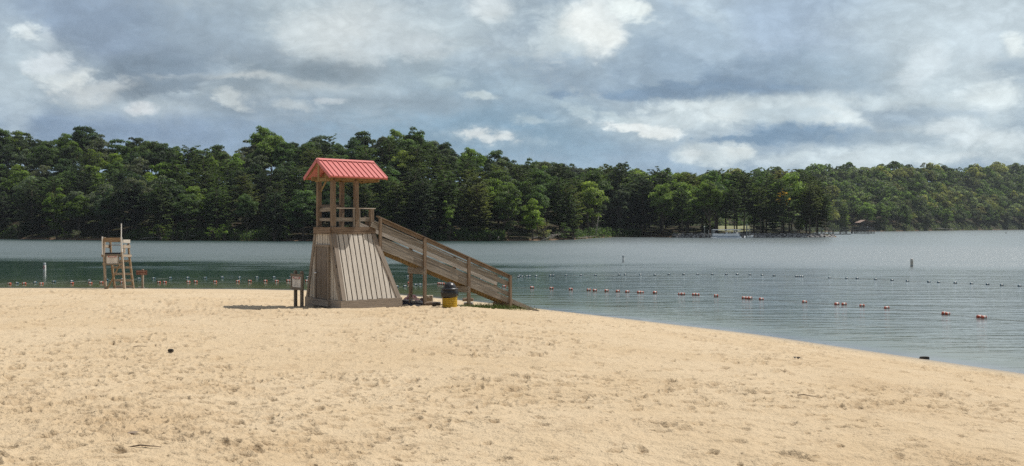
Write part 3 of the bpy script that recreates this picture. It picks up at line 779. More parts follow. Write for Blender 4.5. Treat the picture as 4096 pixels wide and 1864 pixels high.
for z0 in (.03, .45): mb.tube([(r0 * math.cos(a), r0 * math.sin(a), z0) for a in np.linspace(0, 2 * math.pi, 33)], .012, 6)
mb.build('basket', M_YEL, bin_)
mb = MB(); mb.lathe([(.24, .03), (.262, .06), (.262, .44), (.24, .45)], n=32); mb.build('liner', paint_mat('bin_inner', (.42, .26, .03), (.2, .12, .02), .3, .6), bin_, smooth=True)
mb = MB(); prof = [(.262, .40), (.29, .41), (.318, .46), (.325, .55), (.315, .62), (.30, .67), (.27, .675)]
n = 40; vs = []; fs = []
for i, (r_, z_) in enumerate(prof):
    for k in range(n):
        a = 2 * math.pi * k / n; w = .014 * math.sin(k * 2.3 + i * 1.1) + .01 * math.sin(k * 5.1) if 0 < i < 5 else 0
        dz = .045 * math.sin(a + .8) if i < 2 else 0
        vs.append(((r_ + w) * math.cos(a), (r_ + w) * math.sin(a), z_ + dz))
for i in range(len(prof) - 1):
    for k in range(n): fs.append((i * n + k, i * n + (k + 1) % n, (i + 1) * n + (k + 1) % n, (i + 1) * n + k))
mb._add(vs, fs, [(p[2], p[0], p[1]) for p in vs]); mb.build('bin_bag', M_BAG, bin_, smooth=True)
mb = MB(); mb.lathe([(.285, .655), (.312, .66), (.315, .70), (.30, .72), (.235, .725)] + [(.232 * math.cos(a), .725 + .225 * math.sin(a)) for a in np.linspace(0.05, 1.54, 12)], n=36)
mb.build('lid', M_BLK, bin_, smooth=True)

# pile beside the wall: folded slatted mats and cloths
M_MAR = paint_mat('faded_maroon_cloth', (.13, .075, .08), (.26, .19, .21), .6, .9, spec=.1, scale=6)
M_NAVY = paint_mat('navy_cloth', (.022, .025, .04), (.06, .06, .08), .4, .8, spec=.2)
M_SLAT = paint_mat('grey_slat', (.20, .22, .25), (.12, .12, .13), .4, .6)
def slat_mat(px, py, n, label, rz, tilt=.0, dz=0):
    c = foot(px, py); t = thing('rolled_slat_mat', label, 'slat mat', (c.x, c.y, c.z + dz), rz)
    mb = MB()
    for k in range(n):
        y = rnd.uniform(-.03, .03); z = .02 + .042 * k
        mb.beam((-.22 + rnd.uniform(-.03, .03), y - .1 + .02 * k, z), (.22 + rnd.uniform(-.03, .03), y - .1 + .02 * k, z + tilt * .44), .03, .026)
    mb.build('slats', M_SLAT, t)
    m2 = MB(); m2.lathe([(.03, -.24), (.085, -.23), (.09, 0), (.085, .23), (.03, .24)], (0, .03, .085), 14, 'x', jit=.08); m2.build('cloth_backing', M_NAVY, t, smooth=True)
    return t
slat_mat(1614, 1216, 5, 'dark folded mat with grey slats against the tower corner', R(8), -.1, .0)
slat_mat(1665, 1222, 6, 'grey slatted folded mat at the front of the pile by the post', R(-6), -.08, .0)
def cloth(px, py, sx, sy, hgt, mat, label, name='crumpled_cloth', seed=0, rz=0, dz=0):
    c = foot(px, py); n = 22; vs = []; fs = []
    for i in range(n):
        for j in range(n):
            x = (i / (n - 1) * 2 - 1); y = (j / (n - 1) * 2 - 1)
            r = math.hypot(x, y); q = Vector((x * 2.2 + seed, y * 2.2, seed * 3.3))
            wv = mnoise.noise(q) * .35 + abs(mnoise.noise(q * 2.3)) * .3
            z = hgt * max(0, (1 - r * r * .55)) * (1 + wv) + .01
            vs.append((x * sx * (1 + .2 * mnoise.noise(q * .7)), y * sy * (1 + .2 * mnoise.noise(q * .9)), z))
    for i in range(n - 1):
        for j in range(n - 1): fs.append((i * n + j, (i + 1) * n + j, (i + 1) * n + j + 1, i * n + j + 1))
    mb = MB(); mb._add(vs, fs, [(p[0], p[1], p[2]) for p in vs]); o = mb.build(name, mat, None, smooth=True)
    sd = o.modifiers.new('thickness', 'SOLIDIFY'); sd.thickness = .006
    o.location = (c.x, c.y, c.z + dz); o.rotation_euler = (0, 0, rz); tag(o, label, 'cloth'); return o
cloth(1645, 1214, .30, .2, .33, M_MAR, 'faded maroon cloth draped over the pile beside the tower', seed=1, rz=.2, dz=.0)
cloth(1690, 1219, .16, .12, .20, M_MAR, 'small pinkish cloth bundle pressed against the first ramp post', seed=4, dz=.02)
cloth(1625, 1223, .22, .12, .10, M_NAVY, 'navy cloth crumpled low at the front of the pile', seed=7)
c = foot(1663, 1219); mb = MB(); mb.beam((-.2, 0, .27), (.2, -.02, .25), .02, .03); o = mb.build('wooden_slat', W_PALE); o.location = (c.x, c.y - .12, c.z); tag(o, 'single pale wooden slat lying on top of the maroon cloth pile', 'slat')

# grass tuft under the ramp end
def grass_patch():
    a = foot(1950, 1232); vs = []; fs = []
    for k in range(2600):
        u = rnd.gauss(0, 1) * .85; v = rnd.gauss(0, .16)
        x = a.x + u; y = a.y + v - .1 * u; z = ground(x, y) - .01 if k % 6 == 0 else z_
        z_ = z; h = rnd.uniform(.04, .13) * (1.7 if rnd.random() < .12 else 1) * max(.4, 1.2 - abs(u + .1) * .5); an = rnd.random() * 6.28; w = rnd.uniform(.006, .014)
        dx, dy = math.cos(an) * w, math.sin(an) * w; lx, ly = rnd.uniform(-.05, .05), rnd.uniform(-.05, .05)
        i = len(vs); vs += [(x - dx, y - dy, z), (x + dx, y + dy, z), (x + dx * .5 + lx * .5, y + dy * .5 + ly * .5, z + h * .6), (x + lx, y + ly, z + h)]
        fs.append((i, i + 1, i + 2, i + 3))
    m = paint_mat('grass_blades', (.10, .15, .035), (.20, .20, .07), .8, .8, scale=5)
    o = mesh_np('grass', np.array(vs), np.array(fs), m); tag(o, 'patch of low green weeds on the sand under the end of the ramp', kind='stuff')
grass_patch()

# twigs
for (px, py, L, rz, lab) in ((560, 1391, .28, .3, 'thin dark twig lying above the lone dark stone'), (3228, 1590, .3, -.5, 'thin dark stick lying alone on the open sand below the shoreline'), (580, 1797, .34, .05, 'straight thin twig below the churned sand mounds')):
    c = foot(px, py); mb = MB(); mb.tube([(-L / 2, 0, .012), (-.05, .01, .03), (L / 2, -.01, .014)], [.008, .009, .004], 6)
    o = mb.build('twig', W_RIM); o.location = (c.x, c.y, c.z + .01); o.rotation_euler = (0, 0, rz); tag(o, lab, 'twig')

# ---------------------------------------------------------------- framed warning sign by the tower
def warning_panel(par, w, h, loc, rot):
    """white sheet with red heading; local x to the right, z up, facing -y"""
    mb = MB(); mb.beam((-w / 2, 0, 0), (w / 2, 0, 0), .006, h, jit=0); p = mb.build('notice', M_WHITE, par); p.location = loc; p.rotation_euler = (0, 0, rot)
    mb = MB(); mb.beam((-w * .4, -.005, h * .385), (w * .4, -.005, h * .385), .003, h * .15, jit=0); mb.build('heading_band', M_RED, p)
    text_mesh('lettering', 'WARNING', h * .15, M_WHITE, p, (0, -.0075, h * .383), (R(90), 0, 0), bold=.003, sx=1.15)
    text_mesh('lettering', 'No Lifeguard on Duty', h * .095, M_INK, p, (0, -.0045, h * .255), (R(90), 0, 0), bold=.001, sx=w / h * .78)
    mb = MB()   # rows of print too small to read
    for k in range(10):
        z = h * (.165 - .062 * k); L = w * (.5, .34, .3, .32, .26, .42, .48, .4, .6, .66)[k]; x0 = -w * .22 if 0 < k < 8 else -L / 2; x = x0
        while x < x0 + L:
            wl = rnd.uniform(.012, .04); mb.beam((x, -.0045, z), (min(x + wl, x0 + L), -.0045, z), .002, h * .02, jit=0); x += wl + .009
    mb.build('print_lettering', paint_mat('grey_print', (.36, .33, .31), amount=0), p)
    return p
L_ = Vector((-8.07, 32.0, 0)); R_ = Vector((-7.52, 31.45, 0)); mid = (L_ + R_) / 2; rzs = math.atan2(R_.y - L_.y, R_.x - L_.x); wS = (R_ - L_).length
gs = ground(mid.x, mid.y)
sg = thing('warning_sign', 'white warning notice in grey wooden frame on two posts beside the tower door', 'sign', (mid.x, mid.y, gs), rzs)
zt = (H - (1095.5 - HZ) / F * 31.75) - gs; zb = zt - .575
for x in (-.2, .23):
    mb = MB(); top = zt + .10; mb.beam((x, .06, -.2), (x, .06, top - .03), .09, .10, up=(0, 1, 0)); mb.beam((x, .06, top - .03), (x, .06, top + .02), .09, .10, up=(0, 1, 0), taper=.5); mb.build('post', W_SIGN, sg)
mb = MB(); bw = .085
mb.beam((-wS / 2, -.015, zt - bw / 2), (wS / 2, -.015, zt - bw / 2), .045, bw); mb.beam((-wS / 2, -.015, zb + bw / 2), (wS / 2, -.015, zb + bw / 2), .045, bw)
for x in (-wS / 2 + bw / 2, wS / 2 - bw / 2): mb.beam((x, -.016, zb + bw), (x, -.016, zt - bw), .045, bw, up=(1, 0, 0))
mb.build('frame', W_SIGN, sg)
mb = MB(); mb.beam((-wS / 2 + .03, .0, (zt + zb) / 2), (wS / 2 - .03, .0, (zt + zb) / 2), .015, .5); mb.build('backing', W_SIGN, sg)
warning_panel(sg, wS - .2, .575 - .19, (0, -.02, (zt + zb) / 2), 0)

# ---------------------------------------------------------------- lifeguard chair
zc = lambda zx, zy: (380 + zx / 3.908, 880 + zy / 3.908)
def CP(zx, zy, Y): px, py = zc(zx, zy); return at(px, py, Y)
cb = CP(380, 1071, 52.9); cg = ground(cb.x, cb.y)
chair = thing('lifeguard_chair', 'tall wooden lifeguard chair with notice board and white pole at the water edge', 'lifeguard chair', (cb.x, cb.y, cg))
def cbm(name, segs, m=W_CHAIR):
    mb = MB()
    for (a, b, w, d) in segs:
        a = Vector(a) - chair.location; b = Vector(b) - chair.location; mb.beam(a, b, w, d, up=(0, 1, 0) if abs((b - a).normalized().z) > .6 else (0, 0, 1))
    return mb.build(name, m, chair)
Yf, Yg, Yb, Yh = 52.2, 52.5, 53.3, 53.8
k_ = 3500 / 52.5 * 3.908   # zoom px per metre
cbm('leg', [(CP(150, 270, Yf), CP(140, 540, Yf), .09, .14), (CP(140, 540, Yf), CP(168, 1085, Yg), .10, .14)])
cbm('leg', [(CP(422, 400, Yf), CP(424, 560, Yf), .09, .14), (CP(424, 560, Yf), CP(464, 1085, Yg), .10, .14)])
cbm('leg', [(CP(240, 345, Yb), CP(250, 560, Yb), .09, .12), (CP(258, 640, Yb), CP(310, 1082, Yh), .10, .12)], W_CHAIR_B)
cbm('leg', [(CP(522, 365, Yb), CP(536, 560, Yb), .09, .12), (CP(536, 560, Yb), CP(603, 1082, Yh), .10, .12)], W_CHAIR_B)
for zy, x0, x1, Y in ((640, 382, 540, 53.4), (741, 285, 566, 53.45), (843, 298, 580, 53.55), (944, 306, 592, 53.65), (1040, 316, 606, 53.75)):
    cbm('rung', [(CP(x0, zy, Y - .07), CP(x1, zy, Y - .07), .04, .135)], W_CHAIR)
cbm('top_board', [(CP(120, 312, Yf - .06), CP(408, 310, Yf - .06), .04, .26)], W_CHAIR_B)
cbm('crossbar', [(CP(135, 392, Yb - .05), CP(405, 392, Yb - .05), .05, .05)])
cbm('crossbar', [(CP(165, 415, Yb), CP(225, 420, Yb), .04, .15)])
cbm('seat', [(CP(150, 522, 52.45), CP(415, 520, 52.45), .42, .09), (CP(165, 522, 52.95), CP(425, 520, 52.95), .42, .09)], paint_mat('seat_black', (.035, .035, .04), amount=.1))
cbm('white_upright', [(CP(114, 258, Yf - .1), CP(119, 545, Yf - .1), .065, .04)], M_WPAINT)
cbm('white_upright', [(CP(411, 270, Yf - .1), CP(419, 500, Yf - .1), .085, .04)], M_WPAINT)
cbm('flag_pole', [(CP(411, 55, Yf - .1), CP(411, 285, Yf - .1), .045, .045)], M_WPAINT)
cbm('arm_rest', [(CP(436, 332, Yf), CP(545, 332, Yb + .1), .05, .20)], W_PALE); cbm('arm_rest', [(CP(436, 414, Yf), CP(550, 418, Yb + .1), .05, .17)], W_CHAIR)
cbm('arm_rest', [(CP(124, 405, Yf), CP(215, 412, Yb), .04, .14)], W_CHAIR)
cbm('arm_post', [(CP(461, 380, Yf + .3), CP(461, 522, Yf + .3), .05, .14)], W_CHAIR)
cbm('side_brace', [(CP(378, 556, Yf - .08), CP(568, 560, Yb + .1), .05, .15)]); cbm('side_brace', [(CP(104, 556, Yf - .08), CP(230, 558, Yb), .05, .15)])
cbm('front_brace', [(CP(122, 688, Yf), CP(442, 686, Yf), .05, .14)])
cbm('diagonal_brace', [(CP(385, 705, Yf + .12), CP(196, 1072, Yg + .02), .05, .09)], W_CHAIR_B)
cbm('notice_frame', [(CP(160, 548, Yf - .15), CP(378, 546, Yf - .15), .04, .10), (CP(160, 694, Yf - .15), CP(378, 692, Yf - .15), .04, .10),
                     (CP(172, 560, Yf - .148), CP(174, 682, Yf - .148), .04, .10), (CP(366, 560, Yf - .148), CP(367, 682, Yf - .148), .04, .10)], W_SIGN)
cc = CP(268, 622, Yf - .155) - chair.location
warning_panel(chair, 168 / k_, 130 / k_, cc, 0)

# brown sign
pf = foot(571, 1150); ps = thing('beach_sign', 'small brown board with cream lettering on a wooden post by the lifeguard chair', 'sign', pf)
ppm = F / pf.y
mb = MB(); zt = (pf.z * 0 + (H - (1077 - HZ) / F * pf.y)) - pf.z
mb.beam((0, .0, -.1), (0, 0, zt), .10, .09, up=(0, 1, 0)); mb.build('post', W_CHAIR, ps)
zm = (H - (1090 - HZ) / F * pf.y) - pf.z; bwid = 43.5 / ppm; bh = 18.5 / ppm
mb = MB(); mb.beam((-.1 - bwid / 2 + .06, -.07, zm), (-.1 + bwid / 2 + .06, -.07, zm), .03, bh, jit=0); bd = mb.build('board', M_BROWN, ps)
mb = MB(); 
for s in (-1, 1): mb.beam((-.04 - bwid / 2 + .015, -.087, zm + s * (bh / 2 - .012)), (-.04 + bwid / 2 - .015, -.087, zm + s * (bh / 2 - .012)), .003, .008, jit=0); mb.beam((-.04 + s * (bwid / 2 - .012), -.087, zm - bh / 2 + .02), (-.04 + s * (bwid / 2 - .012), -.087, zm + bh / 2 - .02), .008, .003, jit=0)
mb.build('border', M_CREAM, bd)
text_mesh('lettering', 'Swim Area Closed', .092, M_CREAM, bd, (-.04, -.0875, zm + .055), (R(90), 0, 0), bold=.0015, sx=.82)
text_mesh('lettering', 'No Trespassing', .092, M_CREAM, bd, (-.04, -.0875, zm - .065), (R(90), 0, 0), bold=.0015, sx=.82)
for (px, py, r, lab) in ((560, 1152, (.13, .1, .08), 'rounded pale rock beside the foot of the brown sign post'), (574.5, 1150, (.055, .05, .07), 'small pale stone leaning on the brown sign post')):
    stone(px, py, r, ('pale', (.42, .39, .34)), lab, seed=int(px), dz=.03)
cloth(1178, 1209, .01, .01, .001, M_NAVY, 'x') if False else None

# ================================================================== FLOATS, ROPES, MARKER BUOYS
ONES = ['', 'first', 'second', 'third', 'fourth', 'fifth', 'sixth', 'seventh', 'eighth', 'ninth', 'tenth', 'eleventh', 'twelfth', 'thirteenth', 'fourteenth', 'fifteenth', 'sixteenth', 'seventeenth', 'eighteenth', 'nineteenth']
def ordinal(n):
    if n < 20: return ONES[n]
    T = {2: 'twenty', 3: 'thirty', 4: 'forty', 5: 'fifty', 6: 'sixty'}[n // 10]
    return (T[:-1] + 'ieth') if n % 10 == 0 else T + '-' + ONES[n % 10]
M_FW = paint_mat('float_white', (.50, .49, .46), (.45, .42, .36), .3, .4)
M_FB = paint_mat('float_blue', (.05, .12, .17), (.10, .14, .16), .3, .4)
M_FR = paint_mat('float_red', (.42, .085, .045), (.30, .12, .08), .4, .4)
M_ROPE = paint_mat('rope', (.36, .36, .33), amount=.2)
def proto_float(name, m, L, r):
    me = MB(); prof = [(.02, -L / 2), (r * .62, -L / 2 + .005), (r * .93, -L * .40), (r, -L * .33), (r, -L * .17)]
    me.cm = 0; me.lathe(prof, (0, 0, 0), 14, 'x'); me.cm = 1; me.lathe([(r * 1.001, -L * .17), (r * 1.02, -L * .1), (r * 1.02, L * .1), (r * 1.001, L * .17)], (0, 0, 0), 14, 'x')
    me.cm = 0; me.lathe([(a, -b) for a, b in prof][::-1], (0, 0, 0), 14, 'x')
    o = me.build(name, [m, M_FW], None, smooth=True); COL.objects.unlink(o); return o
PB = proto_float('lane_float', M_FB, .22, .07); PRd = proto_float('lane_float', M_FR, .24, .08)
SEG = [(420, 'before the lifeguard chair'), (1170, 'from chair to tower'), (1610, 'behind the tower'), (2060, 'seen past the ramp rails'), (9999, 'out past the ramp')]
def row_of_floats(pts, proto, cname, rope, group):
    cnt = {}; i = 0; P = []
    for (px, py) in pts:
        w = onwater(px, py + 2.5); o = proto.copy(); COL.objects.link(o)
        rzf = rnd.uniform(-.35, .35); o.location = (w.x, w.y, .03 + rnd.uniform(-.005, .02)); o.rotation_euler = (rnd.uniform(-.4, .4), rnd.uniform(-.12, .12), rzf)
        s = next(k for k, (lim, _) in enumerate(SEG) if px < lim); cnt[s] = cnt.get(s, 0) + 1
        tag(o, '%s float, %s on the %s rope %s' % (cname, ordinal(cnt[s]), rope, SEG[s][1]), 'float', group); P.append(w)
    return P
def rope(P, label):
    mb = MB(); pts = []
    for a, b in zip(P[:-1], P[1:]):
        for k in range(4):
            q = a.lerp(b, k / 4); pts.append((q.x + rnd.uniform(-.02, .02), q.y + .05 * math.sin(math.pi * k / 4), .012))
    pts.append((P[-1].x, P[-1].y, .012)); mb.tube(pts, .006, 5); o = mb.build('float_rope', M_ROPE); tag(o, label, 'rope', 'ropes of the swimming lanes')
OUT = [(68, 1132.7), (141, 1130), (216, 1127), (287, 1125), (357, 1122), (427, 1120), (490, 1117), (556, 1114), (615, 1113.5), (681, 1111), (751, 1111), (821, 1111), (889, 1110), (958, 1110), (1028, 1109), (1096, 1109),
       (1163, 1108.5), (1231, 1108.5), (1300, 1107.5), (1368, 1107), (1437, 1107), (1505, 1106.5), (1568, 1106), (1632, 1106), (1694, 1105.5), (1756, 1105), (1880, 1104.5), (1945, 1104), (2014, 1103), (2079, 1103), (2119, 1103.5), (2145, 1103), (2202, 1102), (2214, 1102), (2265, 1101), (2324, 1100), (2382, 1100), (2477, 1099), (2501, 1098), (2562, 1098), (2619.5, 1099), (2676, 1097.5), (2735, 1097), (2791, 1097), (2849, 1097), (2905, 1097), (2949, 1097), (3000, 1098), (3049, 1099.5), (3096, 1102),
       (3185, 1105.5), (3193.5, 1105.5), (3201, 1105.7), (3208.5, 1106), (3319, 1110), (3387, 1112), (3429, 1113), (3503, 1116.6), (3568, 1120), (3630, 1123), (3715, 1127), (3754.5, 1128.5), (3821, 1131.5), (3886, 1133.6), (3950, 1137), (4007, 1140), (4078, 1143)]
MIDR = [(1588, 1147), (1620, 1145), (1663, 1140), (1681, 1138), (1809, 1128), (1925, 1118), (1999, 1113), (2074, 1108), (2089.5, 1106), (2108, 1105)]
INN = [(38, 1135), (97, 1134.6), (166, 1134), (287.5, 1133), (361.5, 1132), (406, 1130.7), (488, 1130), (636, 1129), (659.6, 1128.5), (753.5, 1127), (782.6, 1127), (861, 1126.7), (951, 1125.5), (999, 1124.7), (1062, 1124), (1107, 1124), (1152, 1122.7), (1161.5, 1122.7), (1227, 1124),
       (1637, 1131.7), (1756.6, 1134.5), (1763, 1135), (1770.6, 1136), (2017, 1146), (2128, 1150.5), (2206, 1154), (2283, 1157), (2355, 1160), (2379, 1162), (2426, 1163), (2471, 1165), (2509, 1167), (2556, 1169), (2566.5, 1169), (2619.5, 1171), (2720.6, 1176), (2731, 1177), (2776.5, 1178.6), (2789, 1179), (2864.5, 1184), (2976, 1192.5), (2988.5, 1193), (3000, 1194), (3045, 1197),
       (3218, 1208), (3347, 1217), (3376, 1218), (3448, 1223), (3547, 1232), (3778, 1256), (3789, 1256.5), (3917, 1269), (3935, 1271)]
rope([onwater(-60, 1138)] + row_of_floats(OUT, PB, 'blue and white', 'outer', 'blue and white lane floats') + [onwater(4300, 1155)], 'long thin outer rope carrying the blue and white floats')
rope(row_of_floats(MIDR, PB, 'blue and white', 'short slanting', 'blue and white lane floats'), 'short slanting rope behind the ramp with blue and white floats')
rope([onwater(-60, 1136)] + row_of_floats(INN, PRd, 'red and white', 'inner', 'red and white lane floats') + [onwater(4250, 1300)], 'long thin inner rope carrying the red and white floats')
M_GREYB = paint_mat('buoy_grey', (.30, .33, .35), amount=.2)
def marker(px, ytop, ybot, r, label, diamond=False, dark=False):
    w = onwater(px, ybot); h = (ybot - ytop) / F * w.y
    t = thing('marker_buoy', label, 'buoy', (w.x, w.y, 0)); mb = MB()
    mb.lathe([(r * .9, -.4), (r, -.1), (r, h * .72), (r * .98, h * .74)], n=20); mb.build('body', M_WPAINT if not dark else paint_mat('weathered_white', (.48, .44, .38), (.16, .13, .10), .75, .7, scale=8), t, smooth=True)
    mb = MB(); mb.lathe([(r * 1.03, h * .74), (r * 1.03, h * .80), (r * .95, h * .82), (r * .95, h * .97), (r * .8, h)], n=20); mb.build('cap', M_GREYB if not dark else paint_mat('cap_white', (.5, .48, .44), amount=.2), t, smooth=True)
    if diamond:
        mb = MB(); q = .36 * h * .72; cz = h * .45
        for s0 in (0, 1, 2, 3):
            a0 = [(0, q), (q * .55, 0), (0, -q), (-q * .55, 0)]; a = a0[s0]; b = a0[(s0 + 1) % 4]
            f = lambda p: (r * 1.03 * math.sin(p[0] / r), -r * 1.03 * math.cos(p[0] / r), cz + p[1])
            mb.tube([f(a), f(((a[0] + b[0]) / 2, (a[1] + b[1]) / 2)), f(b)], .014, 5)
        mb.beam(f((0, q * .5)), f((0, -q * .5)), .03, .006, up=(0, 1, 0), jit=0)
        mb.build('diamond_mark', M_RED, t)
    else:
        mb = MB(); mb.lathe([(r * 1.01, h * .15), (r * 1.02, h * .17), (r * 1.02, h * .23), (r * 1.01, h * .25)], n=20); mb.build('band', M_GREYB, t, smooth=True)
    return t
marker(178, 1051, 1084, .12, 'white marker buoy with red diamond standing in the water before the lifeguard chair', True)
marker(2493, 1022, 1049, .11, 'small pale marker buoy in mid lake beyond the ramp end')
marker(3647, 1035, 1068, .13, 'weathered brown and white marker buoy nearer than the pier', dark=True)
marker(4024, 926, 935, .16, 'tiny dark marker buoy far out beyond the pier', dark=True)

# ================================================================== FAR SHORES
def interp(tab, x): a = np.array(tab, dtype=float); return np.interp(x, a[:, 0], a[:, 1])
A_SH = [(-1400, 950), (-600, 953), (0, 955), (300, 960), (700, 962), (1200, 964), (2000, 964), (2150, 962.5), (2300, 958), (2360, 953), (2450, 949), (2600, 948), (2700, 950), (2900, 950.5), (3200, 950), (3330, 949)]
def YA(px): return H * F / (interp(A_SH, px) - HZ)
SKY_A = [(-1400, 520), (-300, 495), (0, 496), (100, 512), (200, 526), (330, 508), (430, 530), (520, 520), (650, 526), (760, 546), (1000, 552), (1060, 524), (1150, 550), (1300, 532), (1470, 524), (1600, 524), (1680, 530), (1760, 560), (1850, 575), (1950, 592), (2050, 602), (2150, 625), (2220, 635), (2330, 645), (2600, 700), (3400, 720)]
def zridge(px): return np.maximum(3.0, H + (HZ - interp(SKY_A, px)) / F * (YA(px) + 72) - 16.5) * (1 - ss(px, 2250, 2550)) + 3.6 * ss(px, 2250, 2550)
A_TH = [(-1400, 400), (2900, 400), (3050, 120), (3150, 62), (3250, 40), (3300, 22), (3345, 3)]
def hA(px, t):
    """ground height of the near wooded shore, t metres inland"""
    px = np.asarray(px, float); t = np.asarray(t, float)
    bank = .9 * ss(t, 0, 3.5) * (1 - .35 * ss(px, 2450, 2700))
    z = bank + (zridge(px) - .6) * ss(t, 2, 75)
    th = interp(A_TH, px); k = 1 - ss(t, th * .7, th + 4)
    return np.where(t < 0, t * .25, z * k - .6 * (1 - k))
B_SH = [(1500, 930), (2900, 931), (3150, 930), (3300, 927), (3400, 925.6), (3600, 925), (3850, 921), (4096, 919), (4600, 917.5), (5600, 916)]
def YBk(px): return H * F / (interp(B_SH, px) - HZ)
SKY_B = [(1500, 640), (2150, 640), (2500, 660), (2700, 680), (3100, 675), (3200, 668), (3350, 664), (3500, 659), (3700, 656), (3900, 660), (4096, 652), (4700, 645), (5600, 640)]
DB = 150.
def hB(px, t):
    px = np.asarray(px, float); t = np.asarray(t, float)
    top = H + (HZ - interp(SKY_B, px)) / F * (YBk(px) + DB) - 16
    return np.where(t < 0, t * .2, 1.4 * ss(t, 0, 5) + (top - 1.4) * np.clip(t / DB, 0, 1) ** 1.15)
def terrain_material():
    m, t, b, _ = new_mat('woodland_floor')
    p = t.new('ShaderNodeNewGeometry').outputs['Position']
    n = t.noise(p, .25, 5, .6); n2 = t.noise(p, 1.7, 4, .6)
    c = t.mix(t.sstep(n, .4, .6), rgb((.035, .028, .018)), rgb((.03, .042, .016)))
    c = t.mix(t.math('MULTIPLY', t.sstep(n2, .5, .7), .5), c, rgb((.09, .055, .035)))
    mead = t.attr('meadow', 'Fac'); c = t.mix(mead, c, t.mix(n2, rgb((.13, .15, .06)), rgb((.27, .25, .16))))
    z = t.new('ShaderNodeSeparateXYZ', ins={0: p}).outputs[2]
    c = t.mix(t.math('SUBTRACT', 1.0, t.sstep(z, .15, .7)), c, rgb((.15, .10, .065)))
    t.put(b.inputs['Base Color'], c); b.inputs['Roughness'].default_value = .95; b.inputs['Specular IOR Level'].default_value = .1
    t.put(b.inputs['Normal'], t.bump(n2, .8, .3)); return m
MT = terrain_material()
def shore_land(px0, px1, n, Yf_, hf, tmax, nt, name, label, meadow=False):
    px = np.linspace(px0, px1, n); t = np.concatenate([[-12, -4], np.linspace(0, 1, nt) ** 1.5 * tmax])
    PX, T = np.meshgrid(px, t); Y = Yf_(PX) + T; X = (PX - CX) / F * Y
    wob = fbm(X * .12, Y * .12, 3) * 2.2
    Z = hf(PX, T + wob * np.exp(-np.abs(T) / 9)) + fbm(X * .3, Y * .3, 4) * .5 * ss(T, 1, 8)
    md = np.zeros_like(PX)
    if meadow: md = ss(PX, 2850, 2880) * (1 - ss(PX, 2985, 3010)) * ss(T, 30, 36)
    V = np.stack([X, Y, Z], -1).reshape(-1, 3); nr, nc = PX.shape; idx = np.arange(nr * nc).reshape(nr, nc)
    Fc = np.stack([idx[:-1, :-1], idx[:-1, 1:], idx[1:, 1:], idx[1:, :-1]], -1).reshape(-1, 4)
    o = mesh_np(name, V, Fc, MT, smooth=True, attrs={'meadow': md.ravel()}); tag(o, label, kind='structure')
shore_land(-1400, 3345, 420, YA, hA, 330, 60, 'hill', 'wooded bank and hillside across the lake behind the lookout tower', True)
shore_land(1500, 5600, 220, YBk, hB, 420, 50, 'hill', 'distant wooded hillside beyond the fishing pier')

# ---------------------------------------------------------------- foliage
def leaf_material():
    m, t, b, out = new_mat('foliage')
    oi = t.new('ShaderNodeObjectInfo'); tone = t.attr('tone', 'Fac')
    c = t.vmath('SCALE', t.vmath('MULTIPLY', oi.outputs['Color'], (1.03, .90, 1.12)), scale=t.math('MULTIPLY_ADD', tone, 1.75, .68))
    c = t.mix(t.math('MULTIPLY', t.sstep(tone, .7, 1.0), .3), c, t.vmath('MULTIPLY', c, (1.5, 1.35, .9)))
    t.put(b.inputs['Base Color'], c); b.inputs['Roughness'].default_value = .6; b.inputs['Specular IOR Level'].default_value = .25
    tr = t.new('ShaderNodeBsdfTranslucent'); t.put(tr.inputs[0], t.vmath('MULTIPLY', c, (1.25, 1.35, .7)))
    mx = t.new('ShaderNodeMixShader', ins={0: .48}); t.l.new(b.outputs[0], mx.inputs[1]); t.l.new(tr.outputs[0], mx.inputs[2]); t.l.new(mx.outputs[0], out.inputs[0])
    return m
M_LEAF = leaf_material()
M_BARK = wood_mat('bark', (.085, .065, .048), (.16, .13, .10), knots=0)
M_DEAD = wood_mat('dead_wood', (.27, .24, .21), (.40, .37, .33), knots=0)
def quads(c, nrm, size, tone, asp=.7):
    """leaf sprays: c (n,3), nrm (n,3)"""
    n = len(c); nrm = nrm / (np.linalg.norm(nrm, axis=1, keepdims=True) + 1e-9)
    r = rng.normal(size=(n, 3)); a = np.cross(nrm, r); a /= np.linalg.norm(a, axis=1, keepdims=True) + 1e-9; b = np.cross(nrm, a)
    s = size[:, None]; a = a * s * .5; b = b * s * .5 * asp
    bend = nrm * s * .12
    v = np.stack([c - a - bend, c - b * .9 + a * .1, c + a - bend, c + b], 1).reshape(-1, 3)
    return v, np.repeat(tone, 4)
def crown_mesh(name, V, T):
    n = len(V) // 4; f = np.arange(n * 4).reshape(n, 4)
    o = mesh_np(name, V, f, M_LEAF, attrs={'tone': T}); COL.objects.unlink(o); return o
